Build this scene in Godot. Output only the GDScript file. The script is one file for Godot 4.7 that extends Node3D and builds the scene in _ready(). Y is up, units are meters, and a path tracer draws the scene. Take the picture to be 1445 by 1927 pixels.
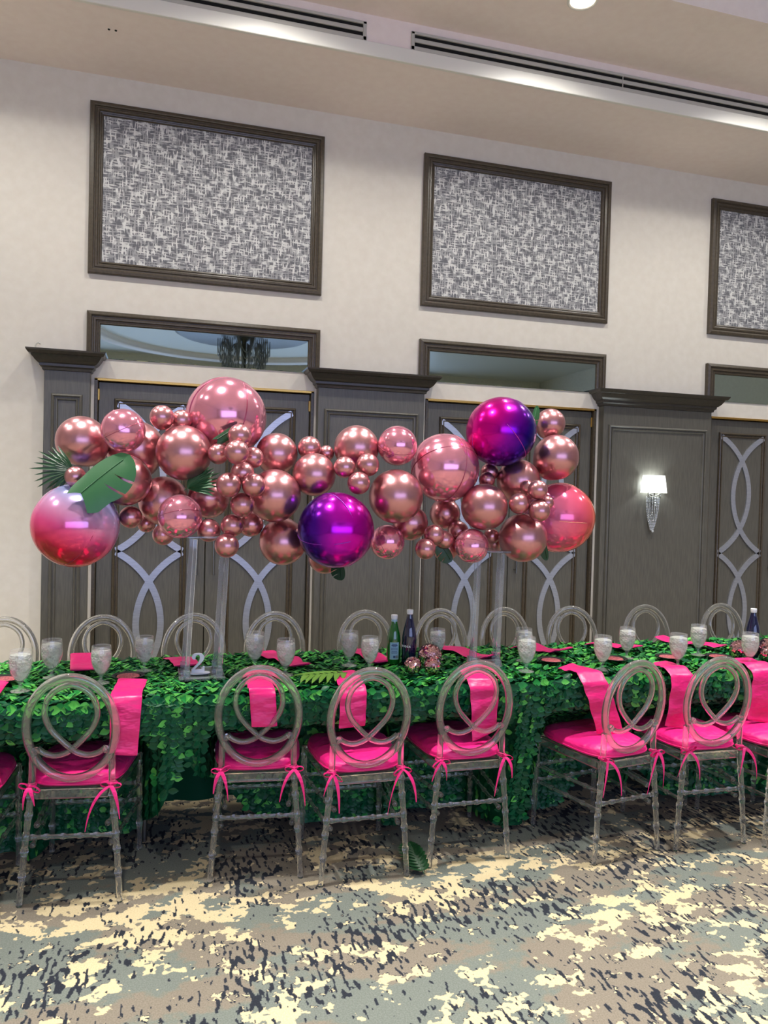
extends Node3D

var M := {}
var used := {}
var rng := RandomNumberGenerator.new()

# ------------------------------------------------------------------ mesh collector
class MB:
	var v := PackedVector3Array()
	var n := PackedVector3Array()
	var uv := PackedVector2Array()
	var col := PackedColorArray()
	var idx := PackedInt32Array()
	var colored := false

	func grid(nu: int, nv: int, f: Callable, cu := false, cv := false, c = null) -> void:
		# outward side is du x dv
		var wu := nu if cu else nu + 1
		var wv := nv if cv else nv + 1
		var o := v.size()
		var p := PackedVector3Array()
		for j in wv:
			for i in wu:
				p.append(f.call(float(i) / nu, float(j) / nv))
		var nn := PackedVector3Array()
		nn.resize(p.size())
		for j in nv:
			var j2 := (j + 1) % wv
			for i in nu:
				var i2 := (i + 1) % wu
				var a := j * wu + i
				var b := j * wu + i2
				var d := j2 * wu + i2
				var e := j2 * wu + i
				var f1 := (p[b] - p[a]).cross(p[d] - p[a])
				var f2 := (p[d] - p[a]).cross(p[e] - p[a])
				nn[a] += f1 + f2
				nn[b] += f1
				nn[d] += f1 + f2
				nn[e] += f2
				idx.append_array([o + a, o + d, o + b, o + a, o + e, o + d])
		# weld normals of points that coincide at the poles of a row
		for j in [0, wv - 1]:
			if p[j * wu].distance_to(p[j * wu + wu / 2]) < 1e-6 and p[j * wu].distance_to(p[j * wu + wu / 3]) < 1e-6:
				var s := Vector3.ZERO
				for i in wu:
					s += nn[j * wu + i]
				for i in wu:
					nn[j * wu + i] = s
		for j in wv:
			for i in wu:
				var k := j * wu + i
				v.append(p[k])
				n.append(nn[k].normalized() if nn[k].length() > 1e-12 else Vector3.UP)
				uv.append(Vector2(float(i) / nu, 1.0 - float(j) / nv))
				if c != null:
					col.append(c.call(float(i) / nu, float(j) / nv, p[k]))
					colored = true
				else:
					col.append(Color.WHITE)

	func poly(pts: Array, inside: Vector3) -> void:
		# flat convex polygon facing away from the point «inside»
		var nn: Vector3 = Vector3.ZERO
		var mid := Vector3.ZERO
		for i in pts.size():
			mid += pts[i] / pts.size()
		for i in pts.size():
			nn += (pts[i] - mid).cross(pts[(i + 1) % pts.size()] - mid)
		if nn.length() < 1e-14:
			return
		nn = nn.normalized()
		if nn.dot(mid - inside) < 0:
			nn = -nn
			pts = pts.duplicate()
			pts.reverse()
		var o := v.size()
		var ax := (pts[1] - pts[0] as Vector3).normalized()
		var ay := nn.cross(ax)
		for q in pts:
			v.append(q)
			n.append(nn)
			uv.append(Vector2((q - pts[0]).dot(ax), (q - pts[0]).dot(ay)))
			col.append(Color.WHITE)
		for i in range(1, pts.size() - 1):
			idx.append_array([o, o + i + 1, o + i])

	func box(c: Vector3, s: Vector3, bev := 0.0, b := Basis.IDENTITY) -> void:
		var h := s / 2.0
		var e := minf(bev, minf(h.x, minf(h.y, h.z)) * 0.9)
		var P := func(x: float, y: float, z: float) -> Vector3: return c + b * Vector3(x, y, z)
		for s0 in [-1.0, 1.0]:
			poly([P.call(s0 * h.x, -h.y + e, -h.z + e), P.call(s0 * h.x, h.y - e, -h.z + e), P.call(s0 * h.x, h.y - e, h.z - e), P.call(s0 * h.x, -h.y + e, h.z - e)], c)
			poly([P.call(-h.x + e, s0 * h.y, -h.z + e), P.call(h.x - e, s0 * h.y, -h.z + e), P.call(h.x - e, s0 * h.y, h.z - e), P.call(-h.x + e, s0 * h.y, h.z - e)], c)
			poly([P.call(-h.x + e, -h.y + e, s0 * h.z), P.call(h.x - e, -h.y + e, s0 * h.z), P.call(h.x - e, h.y - e, s0 * h.z), P.call(-h.x + e, h.y - e, s0 * h.z)], c)
		if e <= 0.0:
			return
		for a in [-1.0, 1.0]:
			for d in [-1.0, 1.0]:
				poly([P.call(a * h.x, d * (h.y - e), -h.z + e), P.call(a * h.x, d * (h.y - e), h.z - e), P.call(a * (h.x - e), d * h.y, h.z - e), P.call(a * (h.x - e), d * h.y, -h.z + e)], c)
				poly([P.call(a * h.x, -h.y + e, d * (h.z - e)), P.call(a * h.x, h.y - e, d * (h.z - e)), P.call(a * (h.x - e), h.y - e, d * h.z), P.call(a * (h.x - e), -h.y + e, d * h.z)], c)
				poly([P.call(-h.x + e, a * h.y, d * (h.z - e)), P.call(h.x - e, a * h.y, d * (h.z - e)), P.call(h.x - e, a * (h.y - e), d * h.z), P.call(-h.x + e, a * (h.y - e), d * h.z)], c)
				for g in [-1.0, 1.0]:
					poly([P.call(a * h.x, d * (h.y - e), g * (h.z - e)), P.call(a * (h.x - e), d * h.y, g * (h.z - e)), P.call(a * (h.x - e), d * (h.y - e), g * h.z)], c)

	func tube(path: PackedVector3Array, rad: PackedFloat32Array, sides := 8, closed := false, cap := true) -> void:
		var m := path.size()
		var T := PackedVector3Array()
		for i in m:
			var a := path[(i - 1 + m) % m] if closed or i > 0 else path[0]
			var b := path[(i + 1) % m] if closed or i < m - 1 else path[m - 1]
			T.append((b - a).normalized())
		var N := PackedVector3Array()
		var n0 := T[0].cross(Vector3.UP)
		if n0.length() < 0.1:
			n0 = T[0].cross(Vector3.RIGHT)
		n0 = n0.normalized()
		for i in m:
			n0 = (n0 - T[i] * n0.dot(T[i])).normalized()
			N.append(n0)
		var twist := 0.0
		if closed:
			var e := (n0 - T[0] * n0.dot(T[0])).normalized()
			twist = N[0].cross(e).dot(T[0])
			twist = asin(clampf(twist, -1, 1))
		var ends := 2 if cap and not closed else 0
		var rows := m + ends
		var at := func(u: float, w: float) -> Vector3:
			var k := roundi(u * (rows if closed else rows - 1))
			var r := 1.0
			if ends:
				if k == 0 or k == rows - 1:
					r = 0.0
				k = clampi(k - 1, 0, m - 1)
			k = k % m
			var th := w * TAU - (twist * k / m if closed else 0.0)
			return path[k] + (N[k] * cos(th) + N[k].cross(T[k]) * sin(th)) * rad[k % rad.size()] * r
		grid(rows if closed else rows - 1, sides, at, closed, true)

	func bore(path: PackedVector3Array, rad: PackedFloat32Array, sides := 8, closed := false) -> void:
		# the inner wall of a hollow tube: same surface turned inside out
		var o := v.size()
		var i0 := idx.size()
		tube(path, rad, sides, closed)
		for i in range(o, v.size()):
			n[i] = -n[i]
		for i in range(i0, idx.size(), 3):
			var t := idx[i + 1]
			idx[i + 1] = idx[i + 2]
			idx[i + 2] = t

	func lathe(prof: PackedVector2Array, seg := 24, c := Vector3.ZERO, b := Basis.IDENTITY) -> void:
		# profile (radius, height); going up its outside
		var m := prof.size() - 1
		grid(seg, m, func(u: float, w: float) -> Vector3:
			var q := prof[roundi(w * m)]
			return c + b * Vector3(q.x * cos(u * TAU), q.y, -q.x * sin(u * TAU)), true, false)

	func ball(c: Vector3, r: Vector3, seg := 16, rows := 10) -> void:
		grid(seg, rows, func(u: float, w: float) -> Vector3:
			var a := (w - 0.5) * PI
			return c + Vector3(cos(a) * cos(u * TAU) * r.x, sin(a) * r.y, -cos(a) * sin(u * TAU) * r.z), true, false)

	func plate(outline: PackedVector2Array, th: float, b: Basis, c: Vector3) -> void:
		# flat plate: outline in the plane of b.x, b.y; thickness along b.z
		var t := Geometry2D.triangulate_polygon(outline)
		for s in [-1.0, 1.0]:
			for k in range(0, t.size(), 3):
				var q := []
				for j in 3:
					var p := outline[t[k + j]]
					q.append(c + b * Vector3(p.x, p.y, s * th / 2))
				poly(q, (q[0] + q[1] + q[2]) / 3.0 - b.z * s)
		var area := 0.0
		for i in outline.size():
			area += outline[i].cross(outline[(i + 1) % outline.size()])
		for i in outline.size():
			var p := outline[i]
			var q := outline[(i + 1) % outline.size()]
			var d := (q - p).normalized()
			var out2 := Vector2(d.y, -d.x) * signf(area)
			var m := (p + q) / 2 - out2
			poly([c + b * Vector3(p.x, p.y, -th / 2), c + b * Vector3(q.x, q.y, -th / 2), c + b * Vector3(q.x, q.y, th / 2), c + b * Vector3(p.x, p.y, th / 2)], c + b * Vector3(m.x, m.y, 0))

	func strip(L: PackedVector3Array, Rr: PackedVector3Array, th: float) -> void:
		# slab of cloth between two edge lines
		var m := L.size()
		var at := func(u: float, w: float) -> Vector3:
			var i := roundi(u * (m + 1))
			var r := 0.0 if i == 0 or i == m + 1 else 1.0
			i = clampi(i - 1, 0, m - 1)
			var a := L[maxi(i - 1, 0)] + Rr[maxi(i - 1, 0)]
			var b := L[mini(i + 1, m - 1)] + Rr[mini(i + 1, m - 1)]
			var up := (b - a).cross(Rr[i] - L[i]).normalized() * th / 2
			var k := roundi(w * 16) % 16
			var s := float(k) / 7.0 if k < 8 else 1.0 - float(k - 8) / 7.0
			var e := 0.25 if k == 0 or k == 7 or k == 8 or k == 15 else 1.0
			return L[i].lerp(Rr[i], s) + up * (-e if k < 8 else e) * r
		grid(m + 1, 16, at, false, true)

	func mesh(m: Material) -> ArrayMesh:
		var a := []
		a.resize(Mesh.ARRAY_MAX)
		a[Mesh.ARRAY_VERTEX] = v
		a[Mesh.ARRAY_NORMAL] = n
		a[Mesh.ARRAY_TEX_UV] = uv
		if colored:
			a[Mesh.ARRAY_COLOR] = col
		a[Mesh.ARRAY_INDEX] = idx
		var am := ArrayMesh.new()
		am.add_surface_from_arrays(Mesh.PRIMITIVE_TRIANGLES, a)
		am.surface_set_material(0, m)
		return am


# ------------------------------------------------------------------ scene helpers
func numbered(called: String) -> String:
	var k: int = used.get(called, 0)
	used[called] = k + 1
	return called if k == 0 else "%s_%03d" % [called, k]

func tag(o: Node3D, label: String, category := "", group := "", kind := "") -> Node3D:
	o.set_meta("label", label)
	if category:
		o.set_meta("category", category)
	if group:
		o.set_meta("group", group)
	if kind:
		o.set_meta("kind", kind)
	return o

func thing(called: String, at: Vector3, label: String, category: String, group := "", kind := "") -> Node3D:
	var o := Node3D.new()
	o.name = numbered(called)
	add_child(o)
	o.position = at
	return tag(o, label, category, group, kind)

func part(called: String, mb: MB, m: Material, parent: Node3D) -> MeshInstance3D:
	return part_mesh(called, mb.mesh(m), parent)

func part_mesh(called: String, am: Mesh, parent: Node3D) -> MeshInstance3D:
	var o := MeshInstance3D.new()
	o.name = numbered(called) if parent == self else called
	o.mesh = am
	parent.add_child(o, true)
	return o

func copy(src: Node3D, called: String, at: Vector3, turn: float, label: String) -> Node3D:
	var o: Node3D = src.duplicate()
	o.name = numbered(called)
	add_child(o)
	o.position = at
	o.rotation = Vector3(0, turn, 0)
	o.set_meta("label", label)
	return o

func mat(c: Color, rough := 0.6, metal := 0.0) -> StandardMaterial3D:
	var m := StandardMaterial3D.new()
	m.albedo_color = c
	m.roughness = rough
	m.metallic = metal
	return m

func c8(r: int, g: int, b: int) -> Color:
	return Color8(r, g, b)

func noise(freq: float, octaves := 4, sd := 1, kind := FastNoiseLite.TYPE_SIMPLEX_SMOOTH) -> FastNoiseLite:
	var f := FastNoiseLite.new()
	f.noise_type = kind
	f.frequency = freq
	f.fractal_octaves = octaves
	f.seed = sd
	return f

func noise_tex(f: FastNoiseLite, c0: Color, c1: Color, size := 512) -> NoiseTexture2D:
	var t := NoiseTexture2D.new()
	t.width = size
	t.height = size
	t.seamless = true
	t.noise = f
	var g := Gradient.new()
	g.set_color(0, c0)
	g.set_color(1, c1)
	t.color_ramp = g
	return t

func triplanar(m: StandardMaterial3D, t: Texture2D, scale: Vector3, world := true) -> void:
	m.albedo_texture = t
	m.uv1_triplanar = true
	m.uv1_world_triplanar = world
	m.uv1_scale = scale

func spline(pts: Array, per := 8, closed := false) -> PackedVector3Array:
	var out := PackedVector3Array()
	var m := pts.size()
	var segs := m if closed else m - 1
	for i in segs:
		var a: Vector3 = pts[(i - 1 + m) % m] if closed or i > 0 else pts[0]
		var b: Vector3 = pts[i]
		var c: Vector3 = pts[(i + 1) % m]
		var d: Vector3 = pts[(i + 2) % m] if closed or i + 2 < m else pts[m - 1]
		for k in per:
			out.append(b.cubic_interpolate(c, a, d, float(k) / per))
	if not closed:
		out.append(pts[m - 1])
	return out

func resample(p: PackedVector3Array, step: float) -> PackedVector3Array:
	var out := PackedVector3Array()
	out.append(p[0])
	var left := step
	for i in p.size() - 1:
		var a := p[i]
		var len := a.distance_to(p[i + 1])
		while len > left and len > 1e-9:
			a = a.move_toward(p[i + 1], left)
			len -= left
			left = step
			out.append(a)
		left -= len
	out.append(p[p.size() - 1])
	return out


# ------------------------------------------------------------------ start
func _ready() -> void:
	rng.seed = 11
	var cam := Camera3D.new()
	cam.name = "camera"
	add_child(cam)
	cam.position = Vector3(0, 1.65, 0)
	cam.rotation = Vector3(deg_to_rad(-1.355), deg_to_rad(-16.307), deg_to_rad(1.4515))
	cam.fov = rad_to_deg(2.0 * atan(1927.0 / 2.0 / 1448.0))
	cam.near = 0.05
	cam.far = 60.0
	cam.current = true

	var we := WorldEnvironment.new()
	we.name = "world_environment"
	var env := Environment.new()
	env.background_mode = Environment.BG_COLOR
	env.background_color = Color.BLACK
	env.tonemap_mode = Environment.TONE_MAPPER_LINEAR
	env.tonemap_exposure = 1.12
	env.sdfgi_enabled = true
	env.ssao_enabled = true
	env.ssil_enabled = true
	we.environment = env
	add_child(we)

	# daylight through the glazed wall behind the camera
	var win := AreaLight3D.new()
	win.name = "window_daylight"
	win.area_size = Vector2(12.4, 4.4)
	win.area_normalize_energy = true
	win.light_color = Color(0.76, 0.82, 1.0)
	win.light_energy = 40.0
	win.shadow_enabled = true
	win.position = Vector3(2.0, 2.55, 10.2)
	add_child(win)

	materials()
	room()
	doors()
	pilasters()
	wall_panels()
	ceiling_fittings()
	sconce()
	hall_behind()
	table()
	chairs()
	settings()
	garland()
	small_leaves()


# ------------------------------------------------------------------ materials
func materials() -> void:
	M.wall = mat(Color.WHITE, 0.85)
	triplanar(M.wall, noise_tex(noise(0.03, 4, 3), c8(220, 213, 200), c8(228, 222, 210)), Vector3(0.6, 0.6, 0.6))
	M.ceiling = mat(Color.WHITE, 0.9)
	triplanar(M.ceiling, noise_tex(noise(0.04, 4, 4), c8(240, 226, 220), c8(245, 233, 227)), Vector3(0.5, 0.5, 0.5))
	M.fascia = mat(c8(230, 228, 220), 0.4)
	M.vent = mat(c8(188, 186, 178), 0.45)
	M.black = mat(c8(8, 8, 8), 0.9)
	M.wood = mat(Color.WHITE, 0.38)
	triplanar(M.wood, noise_tex(noise(0.03, 5, 5), c8(80, 78, 72), c8(100, 97, 89)), Vector3(4.0, 0.35, 4.0))
	M.dark_wood = mat(Color.WHITE, 0.32)
	triplanar(M.dark_wood, noise_tex(noise(0.03, 5, 6), c8(50, 46, 40), c8(70, 64, 55)), Vector3(2.0, 2.0, 2.0))
	M.frame_wood = mat(Color.WHITE, 0.34)
	triplanar(M.frame_wood, noise_tex(noise(0.03, 5, 7), c8(66, 58, 47), c8(90, 80, 65)), Vector3(2.0, 2.0, 2.0))
	M.brass = mat(c8(205, 165, 90), 0.3, 1.0)
	M.inlay = mat(Color.WHITE, 0.4, 0.8)
	triplanar(M.inlay, noise_tex(noise(0.02, 3, 8), c8(176, 180, 192), c8(204, 208, 218)), Vector3(0.8, 12.0, 0.8))
	M.steel = mat(c8(150, 150, 148), 0.3, 1.0)
	M.crystal = mat(c8(214, 220, 226), 0.1, 0.75)
	M.mirror = mat(c8(176, 192, 180), 0.015, 1.0)

	# clear resin and glass
	M.clear = mat(Color(0.97, 0.97, 0.96, 0.04), 0.02)
	M.clear.refraction_enabled = true
	M.clear.refraction_scale = 0.05
	M.acrylic = mat(Color(0.93, 0.95, 0.98, 0.13), 0.03)
	M.acrylic.refraction_enabled = true
	M.acrylic.refraction_scale = 0.05
	M.goblet = mat(Color(1, 1, 1, 0.10), 0.02)
	M.goblet.transparency = BaseMaterial3D.TRANSPARENCY_ALPHA
	M.ice = mat(Color(0.94, 0.95, 0.92, 0.5), 0.3)
	M.ice.refraction_enabled = true
	M.ice.refraction_scale = 0.033
	M.ice.heightmap_enabled = true
	M.ice.heightmap_scale = 2.0
	M.ice.heightmap_texture = noise_tex(noise(0.02, 3, 9), Color.BLACK, Color.WHITE, 256)
	M.ice.uv1_triplanar = true
	M.ice.uv1_scale = Vector3(7, 7, 7)

	M.pink = mat(c8(240, 26, 128), 0.42)
	M.pink.rim_enabled = true
	M.pink.rim = 0.6
	M.pink.rim_tint = 0.6
	M.pink.heightmap_enabled = true
	M.pink.heightmap_scale = 0.5
	M.pink.heightmap_texture = noise_tex(noise(0.012, 3, 10), Color.BLACK, Color.WHITE, 256)
	M.pink.uv1_triplanar = true
	M.pink.uv1_world_triplanar = true
	M.pink.uv1_scale = Vector3(4, 9, 4)
	M.napkin = M.pink.duplicate()
	M.napkin.albedo_color = c8(226, 18, 116)
	M.napkin.roughness = 0.36
	M.napkin.heightmap_scale = 0.3

	# balloons
	M.chrome = mat(c8(206, 146, 152), 0.28, 0.92)
	M.foil = mat(c8(240, 158, 182), 0.16, 0.8)
	M.ombre = mat(Color.WHITE, 0.14, 0.5)
	M.ombre.vertex_color_use_as_albedo = true
	M.purple = mat(Color.WHITE, 0.2, 0.85)
	M.purple.vertex_color_use_as_albedo = true
	M.disco = mat(c8(242, 186, 194), 0.06, 1.0)
	M.disco_core = mat(c8(70, 40, 45), 0.5)

	# greenery
	M.satin = mat(c8(10, 72, 46), 0.6)
	M.satin.metallic_specular = 0.25
	M.petal = mat(Color.WHITE, 0.38)
	M.petal.metallic_specular = 0.36
	M.petal.vertex_color_use_as_albedo = true
	M.petals = []
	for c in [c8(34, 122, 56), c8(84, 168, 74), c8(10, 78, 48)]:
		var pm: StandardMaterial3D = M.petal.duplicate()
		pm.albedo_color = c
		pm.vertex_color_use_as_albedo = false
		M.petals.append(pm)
	M.leaf = mat(c8(44, 96, 56), 0.4)
	M.dark_leaf = mat(c8(18, 62, 30), 0.42)
	M.olive = mat(c8(84, 122, 40), 0.45)
	M.carpet = carpet()


func carpet() -> StandardMaterial3D:
	var W := 2048
	var H := 1024
	var layers := []
	# clusters, cream shapes, navy dashes, ragged edges, ground patches: [frequency, octaves, width share, height share]
	for q in [[0.006, 3, 2, 1], [0.028, 4, 1.4, 1], [0.10, 2, 1, 3], [0.08, 3, 1, 1], [0.006, 5, 2, 1], [0.006, 2, 1, 1], [0.5, 1, 1, 1]]:
		var im0 := noise(q[0], q[1], 21 + layers.size()).get_image(int(W / q[2]), int(H / q[3]), false, false, false)
		im0.convert(Image.FORMAT_L8)
		im0.resize(W, H, Image.INTERPOLATE_CUBIC)
		layers.append(im0.get_data())
	var a: PackedByteArray = layers[0]
	var b: PackedByteArray = layers[1]
	var d: PackedByteArray = layers[2]
	var e: PackedByteArray = layers[3]
	var f: PackedByteArray = layers[4]
	var n: PackedByteArray = layers[5]
	var h: PackedByteArray = layers[6]
	var out := PackedByteArray()
	out.resize(W * H * 3)
	var k := 0
	for i in W * H:
		var rag := (e[i] - 128) * 2 / 5
		var cl := a[i] - 128
		var r0 := 118
		var g0 := 110
		var b0 := 98
		var mx := clampi((f[i] + rag / 4 - 122) * 16, 0, 255)
		r0 -= 15 * mx / 255
		g0 -= 1 * mx / 255
		b0 += 5 * mx / 255
		var th := 152 - cl * 2 / 3
		var q := b[i] + rag
		if q > th:
			r0 = 194
			g0 = 178
			b0 = 142
		elif q > th - 9 and e[i] > 132 and n[i] > 112:
			r0 = 20
			g0 = 26
			b0 = 37
		if d[i] + rag / 2 > 180 - (n[i] - 128) / 2:
			r0 = 20
			g0 = 26
			b0 = 38
		var s := (h[i] - 128) / 9
		out[k] = clampi(r0 + s, 0, 255)
		out[k + 1] = clampi(g0 + s, 0, 255)
		out[k + 2] = clampi(b0 + s, 0, 255)
		k += 3
	var im := Image.create_from_data(W, H, false, Image.FORMAT_RGB8, out)
	var m := mat(Color.WHITE, 0.95)
	m.albedo_texture = ImageTexture.create_from_image(im)
	m.uv1_triplanar = true
	m.uv1_world_triplanar = true
	m.uv1_scale = Vector3(1 / 6.2, 1 / 3.1, 1 / 3.1)
	m.uv1_offset = Vector3(0.3, 0, 0.05)
	return m


# ------------------------------------------------------------------ room shell
const WZ := -6.3
const DOORS := [[-0.489, 1.213], [2.19, 3.86], [5.10, 6.80]]
const DOOR_H := 2.48
const XL := -7.0
const XR := 12.0
const ZR := 10.5

func struct(called: String, mb: MB, m: Material, label: String, category := "structure") -> MeshInstance3D:
	var o := part(called, mb, m, self)
	tag(o, label, category, "", "structure")
	return o

func room() -> void:
	var w := MB.new()
	w.box(Vector3((XL + XR) / 2, -0.1, (WZ - 0.3 + ZR + 0.2) / 2), Vector3(XR - XL + 0.4, 0.2, ZR - WZ + 0.5))
	struct("floor", w, M.carpet, "patterned carpet of cream and navy flecks over grey green ground", "floor")
	w = MB.new()
	var x := XL - 0.2
	for d in DOORS:
		w.box(Vector3((x + d[0]) / 2, DOOR_H / 2, WZ - 0.12), Vector3(d[0] - x, DOOR_H, 0.24))
		x = d[1]
	w.box(Vector3((x + XR + 0.2) / 2, DOOR_H / 2, WZ - 0.12), Vector3(XR + 0.2 - x, DOOR_H, 0.24))
	w.box(Vector3((XL + XR) / 2, (DOOR_H + 5.6) / 2, WZ - 0.12), Vector3(XR - XL + 0.4, 5.6 - DOOR_H, 0.24))
	struct("wall_north", w, M.wall, "off-white painted wall behind the table with dark framed doors", "wall")
	for s in [[XL - 0.1, "west", "left"], [XR + 0.1, "east", "right"]]:
		w = MB.new()
		w.box(Vector3(s[0], 2.8, (WZ + ZR) / 2), Vector3(0.2, 5.6, ZR - WZ))
		struct("wall_" + s[1], w, M.wall, "off-white side wall closing the hall on the %s" % s[2], "wall")
	# south wall with its glazed opening
	w = MB.new()
	w.box(Vector3(2, 0.15, ZR + 0.1), Vector3(12.6, 0.3, 0.2))
	w.box(Vector3(2, 5.2, ZR + 0.1), Vector3(12.6, 0.8, 0.2))
	w.box(Vector3((XL - 4.3) / 2, 2.8, ZR + 0.1), Vector3(-4.3 - XL, 5.6, 0.2))
	w.box(Vector3((XR + 8.3) / 2, 2.8, ZR + 0.1), Vector3(XR - 8.3, 5.6, 0.2))
	struct("wall_south", w, M.wall, "off-white wall behind the viewer with a wide glazed opening", "wall")
	var o := thing("window_1", Vector3(2, 2.55, ZR), "wide bluish glazed wall behind the viewer", "window", "", "structure")
	w = MB.new()
	for i in 9:
		w.box(Vector3(-6.3 + 12.6 * i / 8, 0, 0.02), Vector3(0.1, 4.5, 0.12), 0.005)
	for y in [-2.25, 0.5, 1.1, 2.25]:
		w.box(Vector3(0, y, 0.02), Vector3(12.6, 0.1, 0.11), 0.005)
	part("window_frame", w, M.dark_wood, o)
	var gl := mat(c8(120, 140, 190), 0.2)
	gl.emission_enabled = true
	gl.emission = Color(0.55, 0.64, 1.0)
	gl.emission_energy_multiplier = 0.7
	w = MB.new()
	w.box(Vector3(0, 0, 0.08), Vector3(12.6, 4.5, 0.02))
	part("window_pane", w, gl, o)

	# lowered soffit along the wall, its lip, and the taller ceiling beyond
	w = MB.new()
	w.box(Vector3((XL + XR) / 2, 5.2, (WZ - 5.41) / 2), Vector3(XR - XL, 0.86, -5.41 - WZ))
	var soffit := struct("ceiling_1", w, M.ceiling, "lowered peach white soffit running along the top of the wall", "ceiling")
	for dx in [0.0, 0.045]:
		w = MB.new()
		w.lathe(PackedVector2Array([Vector2(0, -0.004), Vector2(0.008, -0.004), Vector2(0.009, 0.0), Vector2(0, 0.002)]), 10, Vector3(-0.385 + dx, 4.77, -5.66))
		part("anchor_hole", w, M.black, soffit)
	w = MB.new()
	w.box(Vector3((XL + XR) / 2, 4.82, -5.40), Vector3(XR - XL, 0.1, 0.03), 0.004)
	struct("trim_1", w, M.fascia, "pale painted lip along the front edge of the soffit", "trim")
	w = MB.new()
	w.box(Vector3((XL + XR) / 2, 5.17, (-5.41 - 4.6) / 2), Vector3(XR - XL, 0.2, 0.81))
	struct("ceiling_2", w, M.ceiling, "peach white ceiling strip that holds the recessed downlight", "ceiling")
	w = MB.new()
	w.box(Vector3((XL + XR) / 2, 5.55, (-4.62 + ZR) / 2), Vector3(XR - XL + 0.4, 0.2, ZR + 4.62))
	w.box(Vector3((XL + XR) / 2, 5.35, -4.65), Vector3(XR - XL, 0.2, 0.1))
	struct("ceiling_3", w, M.fascia, "pale higher tray of the hall ceiling beyond the downlight strip", "ceiling")


func rail(mb: MB, a: Vector3, b: Vector3, inward: Vector3, out: Vector3, prof: Array, m0 := 1.0, m1 := 1.0) -> void:
	# one mitred length of moulding; prof = [distance from the outer edge, height above the wall]
	var along := (b - a).normalized()
	var P := func(p: Array, e: int) -> Vector3:
		return (a + along * p[0] * m0 if e == 0 else b - along * p[0] * m1) + inward * p[0] + out * p[1]
	var mid := Vector2.ZERO
	for p in prof:
		mid += Vector2(p[0], p[1]) / prof.size()
	var cen := (a + b) / 2 + inward * mid.x + out * (mid.y * 0.3 - 0.02)
	for i in prof.size() - 1:
		mb.poly([P.call(prof[i], 0), P.call(prof[i + 1], 0), P.call(prof[i + 1], 1), P.call(prof[i], 1)], cen)

func frame_rails(o: Node3D, called: String, x0: float, x1: float, y0: float, y1: float, z: float, prof: Array, m: Material, bottom := true) -> void:
	var out := Vector3(0, 0, 1)
	var p := [Vector3(x0, y1, z), Vector3(x1, y1, z), Vector3(x1, y0, z), Vector3(x0, y0, z)]
	var inw := [Vector3.DOWN, Vector3.LEFT, Vector3.UP, Vector3.RIGHT]
	for i in 4:
		if i == 2 and not bottom:
			continue
		var mb := MB.new()
		var m0 := 0.0 if not bottom and i == 3 else 1.0
		var m1 := 0.0 if not bottom and i == 1 else 1.0
		rail(mb, p[i], p[(i + 1) % 4], inw[i], out, prof, m0, m1)
		part(called, mb, m, o)

const FRAME_PROF := [[0.0, -0.01], [0.0, 0.03], [0.006, 0.038], [0.026, 0.044], [0.034, 0.04], [0.038, 0.03], [0.046, 0.03], [0.052, 0.036], [0.064, 0.036], [0.07, 0.024], [0.078, 0.022], [0.084, 0.028], [0.092, 0.026], [0.098, 0.014], [0.1, -0.01]]
const PANEL_PROF := [[0.0, -0.005], [0.0, 0.010], [0.006, 0.020], [0.013, 0.023], [0.02, 0.017], [0.023, 0.006], [0.03, 0.006], [0.034, 0.015], [0.042, 0.013], [0.048, 0.002], [0.05, -0.005]]

func arc_strip(mb: MB, cx: float, cy: float, side: float, z: float) -> void:
	var o := PackedVector2Array()
	var inner := PackedVector2Array()
	var h := asin(0.57 / 0.644)
	for i in 33:
		var a := lerpf(-h, h, i / 32.0)
		var d := Vector2(cos(a), sin(a))
		var p0 := d * 0.669 - Vector2(0.55, 0)
		var p1 := d * 0.619 - Vector2(0.55, 0)
		for p in [p0, p1]:
			p.x = maxf(p.x, -0.262)
		o.append(Vector2(maxf(p0.x, -0.262) * side, p0.y))
		inner.append(Vector2(maxf(p1.x, -0.262) * side, p1.y))
	for i in 32:
		var c := (o[i] + inner[i + 1]) / 2
		var q := [o[i], o[i + 1], inner[i + 1], inner[i]]
		var top := []
		for p in q:
			top.append(Vector3(cx + p.x, cy + p.y, z + 0.012))
		mb.poly(top, Vector3(cx + c.x, cy + c.y, z - 1))
		for e in [[0, 1], [2, 3]]:
			var a2: Vector2 = q[e[0]]
			var b2: Vector2 = q[e[1]]
			mb.poly([Vector3(cx + a2.x, cy + a2.y, z - 0.002), Vector3(cx + b2.x, cy + b2.y, z - 0.002), Vector3(cx + b2.x, cy + b2.y, z + 0.012), Vector3(cx + a2.x, cy + a2.y, z + 0.012)], Vector3(cx + c.x, cy + c.y, z))

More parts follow.
